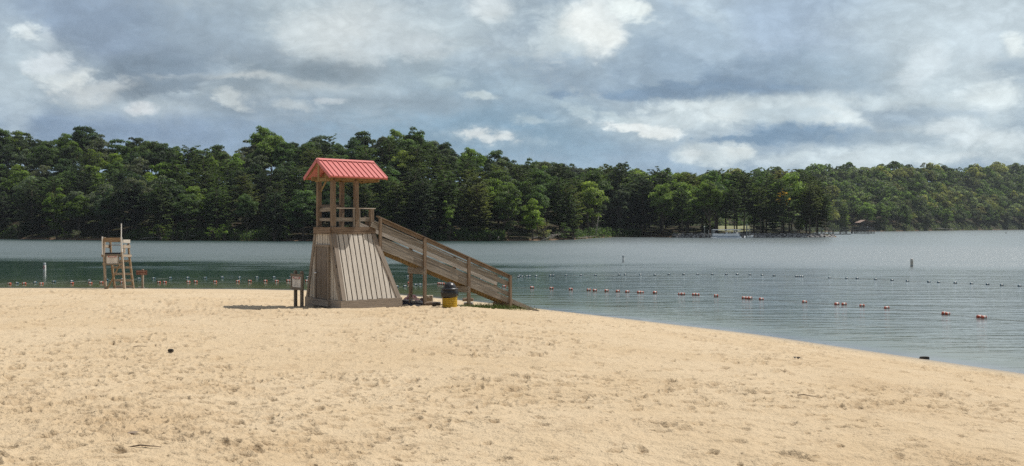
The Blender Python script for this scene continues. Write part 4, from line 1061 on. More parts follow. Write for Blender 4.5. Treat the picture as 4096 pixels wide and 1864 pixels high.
def broadleaf(h=15., cr=4.4, seed=0, nl=46, per=170, lo=.22, leaf=.42, loose=1.0):
    g = np.random.default_rng(seed + 100); cs = []; rs = []
    zc_ = h * (lo + 1) / 2; hz = h * (1 - lo) / 2
    while len(cs) < nl:
        d = g.normal(size=3); d /= np.linalg.norm(d); k = g.uniform(.55, .93)
        if g.random() < .25: k = g.uniform(.1, .6)
        w = 1 - .22 * max(0, d[2]) - .1 * max(0, -d[2])
        p = np.array([d[0] * cr * k * w, d[1] * cr * k * w, zc_ + d[2] * hz * k * (.93 if d[2] > .6 else 1)])
        cs.append(p); rs.append(g.uniform(.75, 1.45) * cr / 4.4)
    V = []; T = []
    for p, r in zip(cs, rs):
        m = int(per * (r / 1.1) ** 2); d = g.normal(size=(m, 3)); d /= np.linalg.norm(d, axis=1, keepdims=True)
        d[:, 2] = np.where(d[:, 2] < -.25, -d[:, 2] * .6, d[:, 2])
        rad = r * (1 + g.normal(size=(m, 1)) * .13 * loose); c = p + d * rad * np.array([1, 1, .78])
        tn = np.clip(.5 + g.normal() * .16 + g.normal(size=m) * .16, 0, 1)
        v, t = quads(c, d + g.normal(size=(m, 3)) * .55 + np.array([0, 0, .3]), leaf * g.uniform(.6, 1.35, m), tn); V.append(v); T.append(t)
    cr_o = crown_mesh('crown', np.concatenate(V), np.concatenate(T))
    mb = MB(); top = h * .82
    mb.tube([(0, 0, -.8), (.05, 0, h * .2), (-.1, .08, h * .5), (.05, 0, top)], [.27, .2, .14, .04], 7)
    for p, r in list(zip(cs, rs))[:16]:
        z0 = max(h * .15, p[2] - abs(p[0]) - abs(p[1]) * .6 - 1); mb.tube([(0, 0, z0), (p[0] * .5, p[1] * .5, z0 + (p[2] - z0) * .6), tuple(p)], [.09, .06, .025], 5)
    tk = mb.build('trunk', M_BARK, None, smooth=True); COL.objects.unlink(tk); return cr_o, tk
def pine(h=17., cr=3.6, seed=0, lo=.12, leaf=.40, per=46, dens=1.0, flat=0.0):
    g = np.random.default_rng(seed + 500); V = []; T = []; mb = MB(); lean = g.normal(size=2) * .25
    z = h * lo; br = []
    while z < h * .95:
        f = (z / h - lo) / (1 - lo)
        prof = (1 - f * .96) ** .45 * (.62 + .38 * min(1, f * 3.5)) + flat * f * (1 - f) * 1.2
        n = 5 if f > .75 else 6
        a0 = g.random() * 6.28
        for k in range(n):
            if g.random() < .14: continue
            a = a0 + 6.283 * k / n + g.normal() * .25; L = cr * prof * g.uniform(.62, 1.22) + .25
            br.append((z + g.normal() * .12, a, L, f))
        z += g.uniform(.55, .85)
    for (z, a, L, f) in br:
        dz = L * (g.uniform(-.05, .16) + f * .45); bx, by = lean[0] * z / h, lean[1] * z / h
        tip = np.array([bx + math.cos(a) * L, by + math.sin(a) * L, z + dz])
        np_ = max(2, int(L / .62 * dens))
        tb = g.normal() * .13
        for i in range(np_):
            q = .28 + .72 * (i + g.random()) / np_
            side = g.normal() * .26 * L * q * .8
            c0 = np.array([bx + math.cos(a) * L * q - math.sin(a) * side, by + math.sin(a) * L * q + math.cos(a) * side, z + dz * q ** 1.4 + .05])
            r = g.uniform(.34, .62) * (1 - .2 * f)
            m = int(per * (r / .48) ** 2); d = g.normal(size=(m, 3)); d /= np.linalg.norm(d, axis=1, keepdims=True); d *= g.random((m, 1)) ** .35
            c = c0 + d * np.array([r, r, r * .36])
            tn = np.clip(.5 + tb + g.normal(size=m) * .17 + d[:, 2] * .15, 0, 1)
            v, t = quads(c, g.normal(size=(m, 3)) * .45 + np.array([math.cos(a) * .35, math.sin(a) * .35, 1.0]), leaf * g.uniform(.55, 1.3, m), tn, .5); V.append(v); T.append(t)
        if g.random() < .75: mb.tube([(bx, by, z - .1), (bx + math.cos(a) * L * .5, by + math.sin(a) * L * .5, z + dz * .35), tuple(tip)], [.055, .035, .012], 4)
    for k in range(9):   # dead stubs low on the trunk
        z = g.uniform(.06, .3) * h; a = g.random() * 6.28; L = g.uniform(.6, 2.0); mb.tube([(0, 0, z), (math.cos(a) * L, math.sin(a) * L, z - L * .15)], [.03, .01], 4)
    mb.tube([(0, 0, -.8), (lean[0] * .3, lean[1] * .3, h * .3), (lean[0] * .7, lean[1] * .7, h * .7), (lean[0], lean[1], h * .94)], [.24, .19, .11, .02], 7)
    cr_o = crown_mesh('crown', np.concatenate(V), np.concatenate(T)); tk = mb.build('trunk', M_BARK, None, smooth=True); COL.objects.unlink(tk); return cr_o, tk
BR = [broadleaf(15, 4.4, i, 44 + 3 * i, 165, lo=(.2, .3, .15, .26, .2, .35)[i]) for i in range(6)]
BT = [broadleaf(16, 3.9, 20 + i, 42, 165, lo=.12) for i in range(3)]
PI = [pine(17, 4.6 + .35 * (i % 3), i, lo=(.1, .16, .08, .2, .12, .14)[i], flat=(0, .25, 0, .3, .1, .2)[i]) for i in range(6)]
HP = [pine(20, 4.3, 40 + i, lo=.36, flat=.4, per=50) for i in range(3)]       # high-crowned pines on bare stems
SHB = [broadleaf(3.2, 1.9, 60 + i, 16, 120, lo=.02, leaf=.26) for i in range(3)]
C_DK = (.030, .055, .020); C_MD = (.048, .088, .024); C_GR = (.075, .105, .055); C_BR = (.085, .145, .022); C_LT = (.11, .17, .035)
C_PN = (.042, .072, .022); C_PY = (.065, .092, .026); C_PD = (.028, .048, .022); C_RU = (.16, .075, .045); C_YE = (.42, .33, .04); C_OL = (.10, .115, .04)
CN = {C_DK: 'dark green', C_MD: 'mid green', C_GR: 'grey-green', C_BR: 'bright green', C_LT: 'light green', C_PN: 'green', C_PY: 'yellow-green', C_PD: 'blackish green', C_RU: 'rust-brown', C_YE: 'yellow', C_OL: 'olive'}
LANDM = [(-9e9, 250, 'before the diamond buoy'), (250, 700, 'beyond the lifeguard chair'), (700, 1200, 'between chair and tower'), (1200, 1560, 'behind the red-roofed tower'), (1560, 2050, 'above the ramp'),
         (2050, 2420, 'above the fallen brush'), (2420, 2800, 'before the pontoon boat'), (2800, 3020, 'behind the pontoon boat'), (3020, 3345, 'on the stony point'), (3345, 3520, 'behind the pier shelter'), (3520, 9e9, 'past the pier')]
TREES = []; USED = {}
def put_tree(kind, px, Y, z, s, color, row, sz=1.0):
    name = {'b': 'broadleaf_tree', 't': 'broadleaf_tree', 'p': 'pine_tree', 'h': 'pine_tree', 's': 'shrub'}[kind]
    lib = {'b': BR, 't': BT, 'p': PI, 'h': HP, 's': SHB}[kind]
    cr_o, tk = lib[rnd.randrange(len(lib))]
    X = (px - CX) / F * Y
    root = thing(name, None, 'shrub' if kind == 's' else 'tree', (X, Y, z), rnd.random() * 6.28, None)
    wd = rnd.uniform(.9, 1.12)
    root.scale = (s * wd, s * wd, s * sz)
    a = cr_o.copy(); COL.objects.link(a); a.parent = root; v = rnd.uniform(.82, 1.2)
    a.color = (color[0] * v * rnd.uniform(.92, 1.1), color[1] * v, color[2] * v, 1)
    b = tk.copy(); COL.objects.link(b); b.parent = root
    TREES.append((root, name, CN[color], row, px)); return root
def place_rows():
    rows = [(2.5, 0), (9, 0), (17, 1), (26, 1), (36, 1), (47, 2), (58, 2), (70, 3), (80, 3)]
    RN = ['at the waterline', 'on lower slope', 'on upper slope', 'on the skyline']
    for (t, r) in rows:
        px = -130 + rnd.uniform(0, 60)
        while px < 2330:
            Y = float(YA(px)) + t + rnd.uniform(-2.5, 2.5); step = (7.5 if r < 3 else 8.2) * F / Y
            q = rnd.random(); pineland = ss(np.array(px), 550, 1000) * (1 - .25 * ss(np.array(px), 1900, 2200))
            isp = q < (.16 + .50 * float(pineland)) * (1, 1, .4, 0)[r]
            lit = float(ss(np.array(px), 1200, 1500))
            if isp: kind = 'p'; c = rnd.choice([C_PN, C_PN, C_PY, C_PN, C_PD] if px > 900 else [C_PN, C_PD, C_PN])
            else: kind = rnd.choice('bbbt'); c = rnd.choice([C_DK, C_MD, C_MD, C_GR, C_DK, C_BR] if r else [C_DK, C_MD, C_GR, C_BR])
            z = float(hA(px, Y - float(YA(px)))); s = rnd.uniform(.82, 1.08) * (.86 if r == 0 and t < 5 else 1) * (1.0 if kind == 'p' else 1.05)
            if r == 3: s *= rnd.choice([.84, .95, 1.0, 1.12])
            put_tree(kind, px, Y, z, s, c, RN[r]); px += step * rnd.uniform(.82, 1.22)
    # the point: tall stems with light under them
    for (t, n_) in ((4, 0), (13, 0), (23, 1), (34, 1), (46, 2)):
        px = 2350 + rnd.uniform(0, 25)
        while px < 3290:
            th = float(interp(A_TH, px))
            if t < th * .85:
                Y = float(YA(px)) + t + rnd.uniform(-2, 2)
                gapm = 2855 < px < 3010 and t > 25
                kind = rnd.choice(['h', 'h', 'p', 'b'] if px > 2650 else ['p', 'p', 't', 'b']) if t < 30 else rnd.choice(['h', 't', 'b', 'b'] if px > 2750 else ['h', 't', 'b', 'b', 'b'])
                c = {'h': rnd.choice([C_PN, C_PD, C_PN, C_PY] if px < 3050 else [C_PN, C_PY, C_OL]), 'p': rnd.choice([C_PD, C_PN]), 't': rnd.choice([C_DK, C_MD, C_GR]), 'b': rnd.choice([C_MD, C_MD, C_BR, C_LT])}[kind]
                target = interp([(2350, 655), (2450, 640), (2520, 670), (2580, 655), (2700, 672), (2780, 668), (2850, 660), (3000, 685), (3080, 668), (3200, 668), (3300, 720)], px) + rnd.uniform(-8, 26) + (46 if t < 10 else 0)
                z = float(hA(px, Y - float(YA(px)))); hh = H + (HZ - target) / F * Y - z
                base = {'h': 20, 'p': 17, 't': 17, 'b': 15}[kind]
                if not (gapm and rnd.random() < .55): put_tree(kind, px, Y, z, hh / base * .98, c, RN[0] if n_ == 0 else ('in mid wood' if n_ == 1 else 'at wood back'))
            px += 8.2 * F / (float(YA(px)) + t) * rnd.uniform(.8, 1.25)
    # particular trees
    for (kind, px, t, c, s, row) in [('b', 1628, 40, C_LT, 1.12, RN[1]), ('t', 372, 30, C_BR, 1.05, RN[1]), ('b', 230, 12, C_OL, .95, RN[0]), ('t', 385, 14, C_BR, .8, RN[0]), ('b', 1085, 64, C_LT, 1.1, RN[2]), ('b', 1450, 70, C_DK, 1.15, RN[3]), ('b', 1590, 72, C_BR, 1.15, RN[3]),
                                     ('b', 1660, 74, C_BR, 1.12, RN[3]), ('b', 345, 74, C_DK, 1.2, RN[3]), ('b', 1060, 76, C_BR, 1.25, RN[3]), ('t', 1545, 4, C_LT, .55, RN[0]), ('t', 1790, 3, C_LT, .62, RN[0]), ('t', 2165, 45, C_LT, 1.0, RN[1]), ('t', 1730, 74, C_GR, 1.1, RN[3]), ('b', 1780, 60, C_GR, 1.05, RN[2]),
                                     ('t', 2355, 20, C_OL, .95, 'in mid wood'), ('b', 2580, 34, C_LT, 1.38, 'at wood back'), ('t', 3015, 28, C_BR, 1.1, 'in mid wood'), ('b', 3130, 9, C_YE, .55, RN[0]), ('b', 3200, 7, C_BR, .42, RN[0]), ('h', 3265, 7, C_PY, .86, RN[0]), ('h', 3240, 13, C_PY, .92, RN[0]), ('h', 3300, 5, C_PN, .7, RN[0])]:
        Y = float(YA(px)) + t; z = float(hA(px, t))
        if c == C_YE: z += 7.5
        put_tree(kind, px, Y - (2.5 if s > 1 else 1.5), z, s, c, row)
    # shrubs along the water
    for px in np.arange(-60, 2330, 46):
        px = float(px) + rnd.uniform(-20, 20); Y = float(YA(px)) + rnd.uniform(-1.2, .4)
        if rnd.random() < .42: put_tree('s', px, Y, .15, rnd.uniform(.7, 1.5), rnd.choice([C_MD, C_GR, C_DK, C_BR, C_OL]), RN[0])
    # far hill: first rows beyond the pier
    for (t, k) in ((5, 0), (22, 1)):
        px = 3285
        while px < 4130:
            Y = float(YBk(px)) + t + rnd.uniform(-4, 4); z = float(hB(px, Y - float(YBk(px))))
            c = rnd.choice([C_MD, C_GR, C_OL, C_LT, C_GR] if k else [C_GR, C_RU if px < 3800 else C_OL, C_OL, C_MD, C_LT])
            put_tree(rnd.choice('bbtp') if c != C_RU else 'b', px, Y, z, rnd.uniform(.85, 1.25) * (.62 if c == C_RU else 1.0), c, 'on far bank' if k == 0 else 'above far bank'); px += (12.0 if k == 0 else 14) * F / Y * rnd.uniform(.8, 1.3)
place_rows()
def label_trees():
    TREES.sort(key=lambda q: q[4]); cnt = {}; grp = {}
    for root, name, cn, row, px in TREES:
        lm = next(l for a, b, l in LANDM if a <= px < b); key = (name, cn, row, lm); cnt[key] = cnt.get(key, 0) + 1
    seen = {}
    for root, name, cn, row, px in TREES:
        lm = next(l for a, b, l in LANDM if a <= px < b); key = (name, cn, row, lm); seen[key] = seen.get(key, 0) + 1
        word = {'broadleaf_tree': 'broadleaf tree', 'pine_tree': 'pine', 'shrub': 'shrub'}[name]
        n = '' if cnt[key] == 1 else ordinal(seen[key]) + ' '
        e = '' if cnt[key] == 1 else ' counting rightwards'
        root['label'] = '%s%s %s %s %s%s' % (n, cn, word, row, lm, e)
        root['group'] = {'broadleaf_tree': 'broadleaf trees across the lake', 'pine_tree': 'pines across the lake', 'shrub': 'shrubs along the far waterline'}[name]
label_trees()

# woods that read as one mass
def low_tree(seed, h=15, cr=5.6, n=760, leaf=.95):
    g = np.random.default_rng(seed); V = []; T = []
    for k in range(16):
        d = g.normal(size=3); d /= np.linalg.norm(d); d[2] = abs(d[2]) * 1.25 - .65; q = g.uniform(.3, .8); p = np.array([d[0] * cr * q, d[1] * cr * q, h * .58 + d[2] * h * .4 * q]); r = g.uniform(1.1, 2.0)
        m = n // 16; dd = g.normal(size=(m, 3)); dd /= np.linalg.norm(dd, axis=1, keepdims=True); dd[:, 2] = np.abs(dd[:, 2]) * 1.0 - .15
        v, t = quads(p + dd * r, dd + g.normal(size=(m, 3)) * .5, leaf * g.uniform(.6, 1.3, m), np.clip(.5 + g.normal() * .2 + g.normal(size=m) * .15, 0, 1)); V.append(v); T.append(t)
    return np.concatenate(V), np.concatenate(T)
LOW = [low_tree(900 + i) for i in range(6)]
def wood_mass(name, spots, color, label):
    V = []; T = []
    for (x, y, z, s) in spots:
        v, t = LOW[rnd.randrange(6)]; a = rnd.random() * 6.28; c, sn = math.cos(a), math.sin(a); w = v * s
        V.append(np.stack([w[:, 0] * c - w[:, 1] * sn + x, w[:, 0] * sn + w[:, 1] * c + y, w[:, 2] + z], 1)); T.append(np.clip(t + rnd.uniform(-.34, .3), 0, 1))
    V = np.concatenate(V); n = len(V) // 4
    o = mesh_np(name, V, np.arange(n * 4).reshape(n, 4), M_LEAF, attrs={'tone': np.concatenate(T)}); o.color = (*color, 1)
    tag(o, label, kind='stuff')
spots = {0: [], 1: [], 2: []}
for t in (9, 20, 32, 44, 56, 68, 80, 92, 104, 116, 128, 138, 147, 156, 166, 176):
    px = 3240 if t < 120 else 2900
    while px < 4450:
        Y = float(YBk(px)) + t + rnd.uniform(-5, 5)
        z = float(hB(px, Y - float(YBk(px)))); spots[rnd.choice([0, 0, 1, 2])].append(((px - CX) / F * Y, Y, z - (5.5 if t > 136 else 1.5), rnd.choice([.8, 1.0, 1.15, 1.3, 1.65]) * rnd.uniform(.9, 1.1) * (1.15 if t > 136 else 1.0))); px += 6.0 * F / Y * rnd.uniform(.7, 1.35)
for px in np.arange(2050, 2950, 17):
    for t in (165, 200): Y = float(YBk(px)) + t; spots[1].append(((px + rnd.uniform(-8, 8) - CX) / F * Y, Y, float(hB(px, t)), rnd.uniform(.9, 1.3)))
for t in (2, 14, 30, 50, 75, 105, 140):
    px = 2250
    while px < 3270: Y = float(YBk(px)) + t; spots[rnd.choice([0, 1])].append(((px - CX) / F * Y, Y, float(hB(px, t)) - 4, rnd.uniform(.9, 1.3))); px += 9 * F / Y * rnd.uniform(.7, 1.3)
for t in (44, 56, 70, 84):
    px = 2360
    while px < 3010:
        Y = float(YA(px)) + t
        if not 2845 < px < 3000: spots[1].append(((px - CX) / F * Y, Y, float(hA(px, t)) - 4.5, rnd.uniform(.8, 1.15)))
        px += 5.5 * F / Y * rnd.uniform(.7, 1.3)
for t in (3, 12, 22, 34, 46, 58, 70, 82):
    px = 4160
    while px < 5400: Y = float(YBk(px)) + t; spots[0].append(((px - CX) / F * Y, Y, float(hB(px, t)), rnd.uniform(.9, 1.25))); px += 11 * F / Y * rnd.uniform(.8, 1.3)
    px = -1350
    while px < -170: Y = float(YA(px)) + t; spots[2].append(((px - CX) / F * Y, Y, float(hA(px, t)) - 3, rnd.uniform(1.0, 1.4))); px += 5.5 * F / Y * rnd.uniform(.8, 1.3)
wood_mass('forest', spots[0], (.062, .105, .032), 'distant green wood covering the hill beyond the pier')
wood_mass('forest', spots[1], (.085, .12, .06), 'grey-green treetops scattered through the distant hill wood')
wood_mass('forest', spots[2], (.12, .145, .05), 'olive and yellowish treetops in the distant hill wood')
# low bushes along the far bank foot
def undergrowth(name, n, pxr, Yf_, hf, color, label, tr=(0, 6), sz=.5):
    P = []; 
    px = rng.uniform(*pxr, n); t = rng.uniform(*tr, n) ; Y = Yf_(px) + t; X = (px - CX) / F * Y
    keep = fbm(X * .09, Y * .0 + 3, 3) > -.12; px, t, Y, X = px[keep], t[keep], Y[keep], X[keep]
    Z = hf(px, t) + rng.random(len(X)) ** 1.4 * (1.7 + 2.2 * np.maximum(0, fbm(X * .25, Y * .1, 3)))
    v, tn = quads(np.stack([X, Y, Z], 1), rng.normal(size=(len(X), 3)) + np.array([0, -.4, .8]), rng.uniform(.5, 1.2, len(X)) * sz, np.clip(rng.normal(.5, .22, len(X)), 0, 1))
    k = len(v) // 4; o = mesh_np(name, v, np.arange(k * 4).reshape(k, 4), M_LEAF, attrs={'tone': tn}); o.color = (*color, 1); tag(o, label, kind='stuff')
undergrowth('undergrowth', 52000, (-150, 2850), YA, hA, C_MD, 'tangled low green growth along the foot of the wooded bank', (-.5, 10), .6)
undergrowth('undergrowth', 30000, (2400, 4300), YBk, hB, C_GR, 'low brush along the far bank beyond the pier', (-1, 16), 1.1)

undergrowth('undergrowth', 30000, (2380, 2860), YA, hA, C_DK, 'dark thicket under the trees before the pontoon boat', (6, 45), 1.0)
# riprap
def riprap():
    mb = MB()
    for k in range(1500):
        px = rnd.uniform(2690, 3338); t = rnd.uniform(-1.2, 1.9); Y = float(YA(px)) + t; z = max(-.1, .05 + .42 * (t + 1.2)) * rnd.uniform(.7, 1.1)
        if px > 3300: z *= .6
        r = rnd.uniform(.16, .42); mb.rock(((px - CX) / F * Y, Y, z), (r, r * rnd.uniform(.7, 1), r * rnd.uniform(.5, .9)), k, n=1)
    m, t, b, _ = new_mat('riprap'); p = t.new('ShaderNodeNewGeometry').outputs['Position']
    n = t.new('ShaderNodeTexVoronoi'); t.put(n.inputs['Vector'], p); n.inputs['Scale'].default_value = 1.6
    t.put(b.inputs['Base Color'], t.mix(t.sstep(t.new('ShaderNodeSeparateColor', ins={0: n.outputs['Color']}).outputs[0], .2, .9), rgb((.13, .13, .13)), rgb((.50, .48, .46)))); b.inputs['Roughness'].default_value = .9
    o = mb.build('rubble', m); tag(o, 'band of grey broken stone armouring the edge of the wooded point', kind='stuff')
riprap()

# fallen and dead trees
def bare_tree(name, base, tip, rad, nb, spread, label, seed, mat=M_DEAD, up=0):
    g = random.Random(seed); base = Vector(base); tip = Vector(tip); mb = MB(); ax = tip - base
    mid = base.lerp(tip, .5) + Vector((g.uniform(-.3, .3), 0, g.uniform(-.2, .3)))
    mb.tube([base, mid, tip], [rad, rad * .7, rad * .2], 7); tk = None
    root = thing(name, label, 'tree', base)
    mb.v = [tuple(Vector(v) - base) for v in mb.v]; tk = mb.build('trunk', mat, root, smooth=True)
    mb = MB()
    for k in range(nb):
        f = g.uniform(.2, 1); p = base.lerp(tip, f) - base; d = Vector((g.gauss(0, 1), g.gauss(0, 1), g.gauss(up, .7))).normalized(); L = spread * g.uniform(.4, 1) * (1.1 - .5 * f)
        q = p + d * L * .5 + Vector((0, 0, g.uniform(-.1, .2))); e = p + d * L
        mb.tube([p, q, e], [rad * .28, rad * .18, rad * .07], 4)
        for j in range(3):
            d2 = (d + Vector((g.gauss(0, .6), g.gauss(0, .6), g.gauss(.1, .5)))).normalized(); s = p.lerp(e, g.uniform(.4, 1)); mb.tube([s, s + d2 * L * .45], [rad * .1, rad * .04], 3)
    mb.build('branches', mat, root); return root
Ya = lambda px: float(YA(px))
bare_tree('fallen_tree', at(2125, 953, Ya(2125) + .5), at(2250, 938, Ya(2250) - 1), .16, 34, 2.2, 'grey fallen tree with bleached branches lying along the bank above the brush', 1)
bare_tree('fallen_tree', at(2165, 961, Ya(2165) - .8), at(2215, 946, Ya(2215) - 1.5), .12, 40, 2.0, 'bleached tangle of bare branches at the waterline beside the leaning trunk', 2)
bare_tree('fallen_tree', at(2212, 950, Ya(2212)), at(2275, 905, Ya(2275) + 3), .14, 24, 2.4, 'dark leaning dead tree rising from the fallen brush', 3, M_BARK)
bare_tree('fallen_tree', at(2290, 951, Ya(2290) - 1), at(2385, 944, Ya(2385) - 1), .09, 26, 1.2, 'thin grey trunk lying level over the water before the dead tree', 4)
bare_tree('dead_tree', at(2383, 945, Ya(2383) + 1), at(2396, 845, Ya(2396) + 1), .14, 34, 3.2, 'bare standing dead tree against the dark wood of the point', 5, up=.2)
bare_tree('fallen_tree', at(1990, 960, Ya(1990) - .5), at(1995, 944, Ya(1990)), .12, 8, .8, 'broken pale stump at the water edge below the pines', 6)
bare_tree('fallen_tree', at(780, 945, Ya(780)), at(700, 925, Ya(700) + 1), .10, 16, 1.6, 'bare grey branches leaning over the water beyond the brown sign', 7)
bare_tree('fallen_tree', at(560, 956, Ya(560) - .5), at(650, 950, Ya(650) - .5), .10, 14, 1.2, 'pale driftwood trunk along the bank behind the lifeguard chair', 8)
bare_tree('driftwood_log', at(2694, 945, Ya(2694) - 1.5), at(2736, 932, Ya(2736) - .2), .24, 3, .8, 'white driftwood log slanting up the bank before the pontoon boat', 9)
bare_tree('fallen_tree', at(3745, 913, float(YBk(3745)) + 1), at(3815, 917, float(YBk(3815)) - 2), .28, 10, 2, 'thin pale log on the far bank past the pier', 10)

# ================================================================== PONTOON BOAT
M_ALU = paint_mat('boat_aluminium', (.88, .90, .92), (.60, .64, .68), .3, .4, metal=0)
M_FEN = paint_mat('boat_fence', (.90, .90, .90), (.75, .72, .72), .35, .5)
M_NAVYP = paint_mat('boat_trim', (.48, .58, .68), amount=.1)
YB = 270.; bx0 = (2853 - CX) / F * YB; bl = (2967 - 2853) / F * YB
boat = thing('pontoon_boat', 'white flat-roofed pontoon boat moored among posts at the stony point', 'pontoon boat', (bx0, YB, 0), R(-4))
mb = MB()
for y in (0.25, 2.2):
    mb.lathe([(.02, -.35), (.18, -.1), (.34, .5), (.34, bl - .5), (.3, bl - .3), (.05, bl - .2)], (0, y, .12), 14, 'x')
mb.build('pontoon', M_ALU, boat, smooth=True)
mb = MB(); mb.beam((-.1, 1.22, .55), (bl - .3, 1.22, .55), 2.5, .16); mb.build('deck', M_NAVYP, boat)
for (x0, x1) in ((.15, 3.3), (4.25, bl - .9)):
    for y in (.02, 2.42):
        mb = MB(); mb.beam((x0, y, 1.05), (x1, y, 1.05), .03, .55); f_ = mb.build('side_panel', M_FEN, boat)
        mb = MB(); mb.beam((x0, y - .02, 1.37), (x1, y - .02, 1.37), .07, .06); mb.beam((x0, y - .02, .75), (x1, y - .02, .75), .05, .05); mb.build('panel_rail', M_NAVYP if 0 else M_ALU, f_)
mb = MB(); mb.beam((3.35, .03, 1.0), (4.2, .03, 1.0), .03, .7); mb.build('gate', M_ALU, boat)
mb = MB(); mb.beam((-.05, 1.22, 2.66), (bl - .35, 1.22, 2.60), 2.7, .10); mb.beam((-.05, -.13, 2.58), (bl - .35, -.13, 2.52), .04, .16); mb.build('roof', M_FEN, boat)
for x in (.12, .45, 4.2, bl - .75):
    for y in (.02, 2.42):
        mb = MB(); mb.beam((x, y, .6), (x, y, 2.6), .06, .06, up=(0, 1, 0)); mb.build('roof_post', M_ALU, boat)
for x in (5.0, 6.1):
    mb = MB(); 
    for k in range(5): mb.beam((x + .09 * k, .6, 1.3), (x + .09 * k, .6, 1.55 + .18 * k), .035, .035, up=(0, 1, 0))
    mb.beam((x - .02, .6, 1.5), (x + .40, .6, 2.3), .04, .05); mb.beam((x, .6, 1.32), (x + .38, .6, 1.32), .04, .05); mb.build('ladder_rail', M_WPAINT, boat)
mb = MB(); mb.beam((4.0, .7, 1.3), (4.5, .7, 1.3), .5, .9); mb.build('console', M_FEN, boat)
mb = MB()
for k in range(3): mb.beam((7.0, 2.3, 1.5 + .28 * k), (7.8, 2.3, 1.55 + .28 * k), .04, .10)
mb.build('life_ring_rack', M_FEN, boat)
mb = MB(); mb.beam((bl - .3, 1.2, .2), (bl - .3, 1.2, 1.0), .35, .4, up=(0, 1, 0)); mb.rock((bl + .05, 1.2, 1.05), (.42, .3, .35), 3); mb.beam((bl, 1.2, -.3), (bl, 1.2, .9), .16, .2, up=(0, 1, 0)); mb.build('outboard_motor', M_BLK, boat)
# jon boat
jx = (2979 - CX) / F * 276; jb = thing('rowing_boat', 'small pale flat-bottomed boat pulled in behind the mooring posts', 'boat', (jx, 276, 0), R(5))
mb = MB(); secs = []
for (x, w, zb, zt_) in ((0, .55, .02, .62), (1.1, .6, 0, .62), (2.0, .5, .1, .72), (2.75, .25, .5, .92)): secs.append([(x, -w, zt_), (x, -w * .75, zb), (x, w * .75, zb), (x, w, zt_), (x, w * .92, zt_), (x, w * .7, zb + .06), (x, -w * .7, zb + .06), (x, -w * .92, zt_)])
vs = [p for s_ in secs for p in s_]; fs = []
for i in range(3):
    for k in range(8): fs.append((i * 8 + k, i * 8 + (k + 1) % 8, i * 8 + 8 + (k + 1) % 8, i * 8 + 8 + k))
fs += [tuple(range(7, -1, -1)), tuple(range(24, 32))]
mb._add(vs, fs, vs); mb.build('hull', M_FEN, jb); mb = MB(); mb.beam((.9, -.5, .5), (.9, .5, .5), .25, .04); mb.build('thwart', M_ALU, jb)
# mooring posts
M_PILE = wood_mat('pile', (.14, .15, .14), (.24, .25, .24), knots=0)
for (px, yt, w, Y, lab) in ((2818, 908, .26, 268, 'mooring post with a gull on top, first before the pontoon boat'), (2834, 919, .24, 268, 'short mooring post at the bow of the pontoon boat'), (2847, 919, .24, 272, 'mooring post just behind the bow of the pontoon boat'),
                            (2987, 894, .36, 266, 'tallest dark mooring post behind the outboard motor'), (2996.5, 918, .22, 270, 'white-capped mooring post beside the tallest one'), (3002.5, 919, .16, 272, 'thin mooring post beyond the white-capped one')):
    w0 = at(px, 0, Y); zt_ = H - (yt - HZ) / F * Y; t_ = thing('mooring_post', lab, 'post', (w0.x, Y, 0), 0, 'mooring posts round the boat')
    mb = MB(); mb.lathe([(w / 2, -.8), (w / 2, zt_ - .12), (w * .25, zt_)], n=10); mb.build('pile', M_PILE, t_)
    if 'white-capped' in lab and 'beside' in lab: mb = MB(); mb.lathe([(w * .6, zt_ - .05), (w * .6, zt_ + .08), (w * .2, zt_ + .15)], n=10); mb.build('cap', M_WPAINT, t_)
# gull on the post
def skin_figure(name, verts, edges, radii, mat, sub=2):
    me = bpy.data.meshes.new(name); me.from_pydata(verts, edges, []); o = bpy.data.objects.new(name, me); COL.objects.link(o)
    o.modifiers.new('skin', 'SKIN'); me.skin_vertices[0].data[0].use_root = True
    for v, r in zip(me.skin_vertices[0].data, radii): v.radius = (r, r)
    o.modifiers.new('sub', 'SUBSURF').render_levels = sub; o.modifiers['sub'].levels = sub; me.materials.append(mat); return o
zt_ = H - (908 - HZ) / F * 268
g_ = skin_figure('gull', [(0, 0, .16), (.14, 0, .20), (.2, 0, .29), (.26, 0, .28), (-.12, 0, .14), (-.27, 0, .12), (.02, .03, .0), (.02, -.03, .0)], [(0, 1), (1, 2), (2, 3), (0, 4), (4, 5), (0, 6), (0, 7)], [.085, .07, .045, .012, .07, .02, .01, .01], M_WPAINT)
g_.location = ((2818 - CX) / F * 268, 268, zt_); g_.rotation_euler = (0, 0, .4); tag(g_, 'small pale gull perched on the mooring post before the pontoon boat', 'gull')
# swim platform
mb = MB(); c_ = at(2844, 0, 267); mb.beam((0, 0, .22), (1.7, 0, .22), 1.2, .22); o = mb.build('floating_platform', M_FEN); o.location = (c_.x, 267, 0); tag(o, 'small pale floating platform at the bow of the pontoon boat', 'platform')

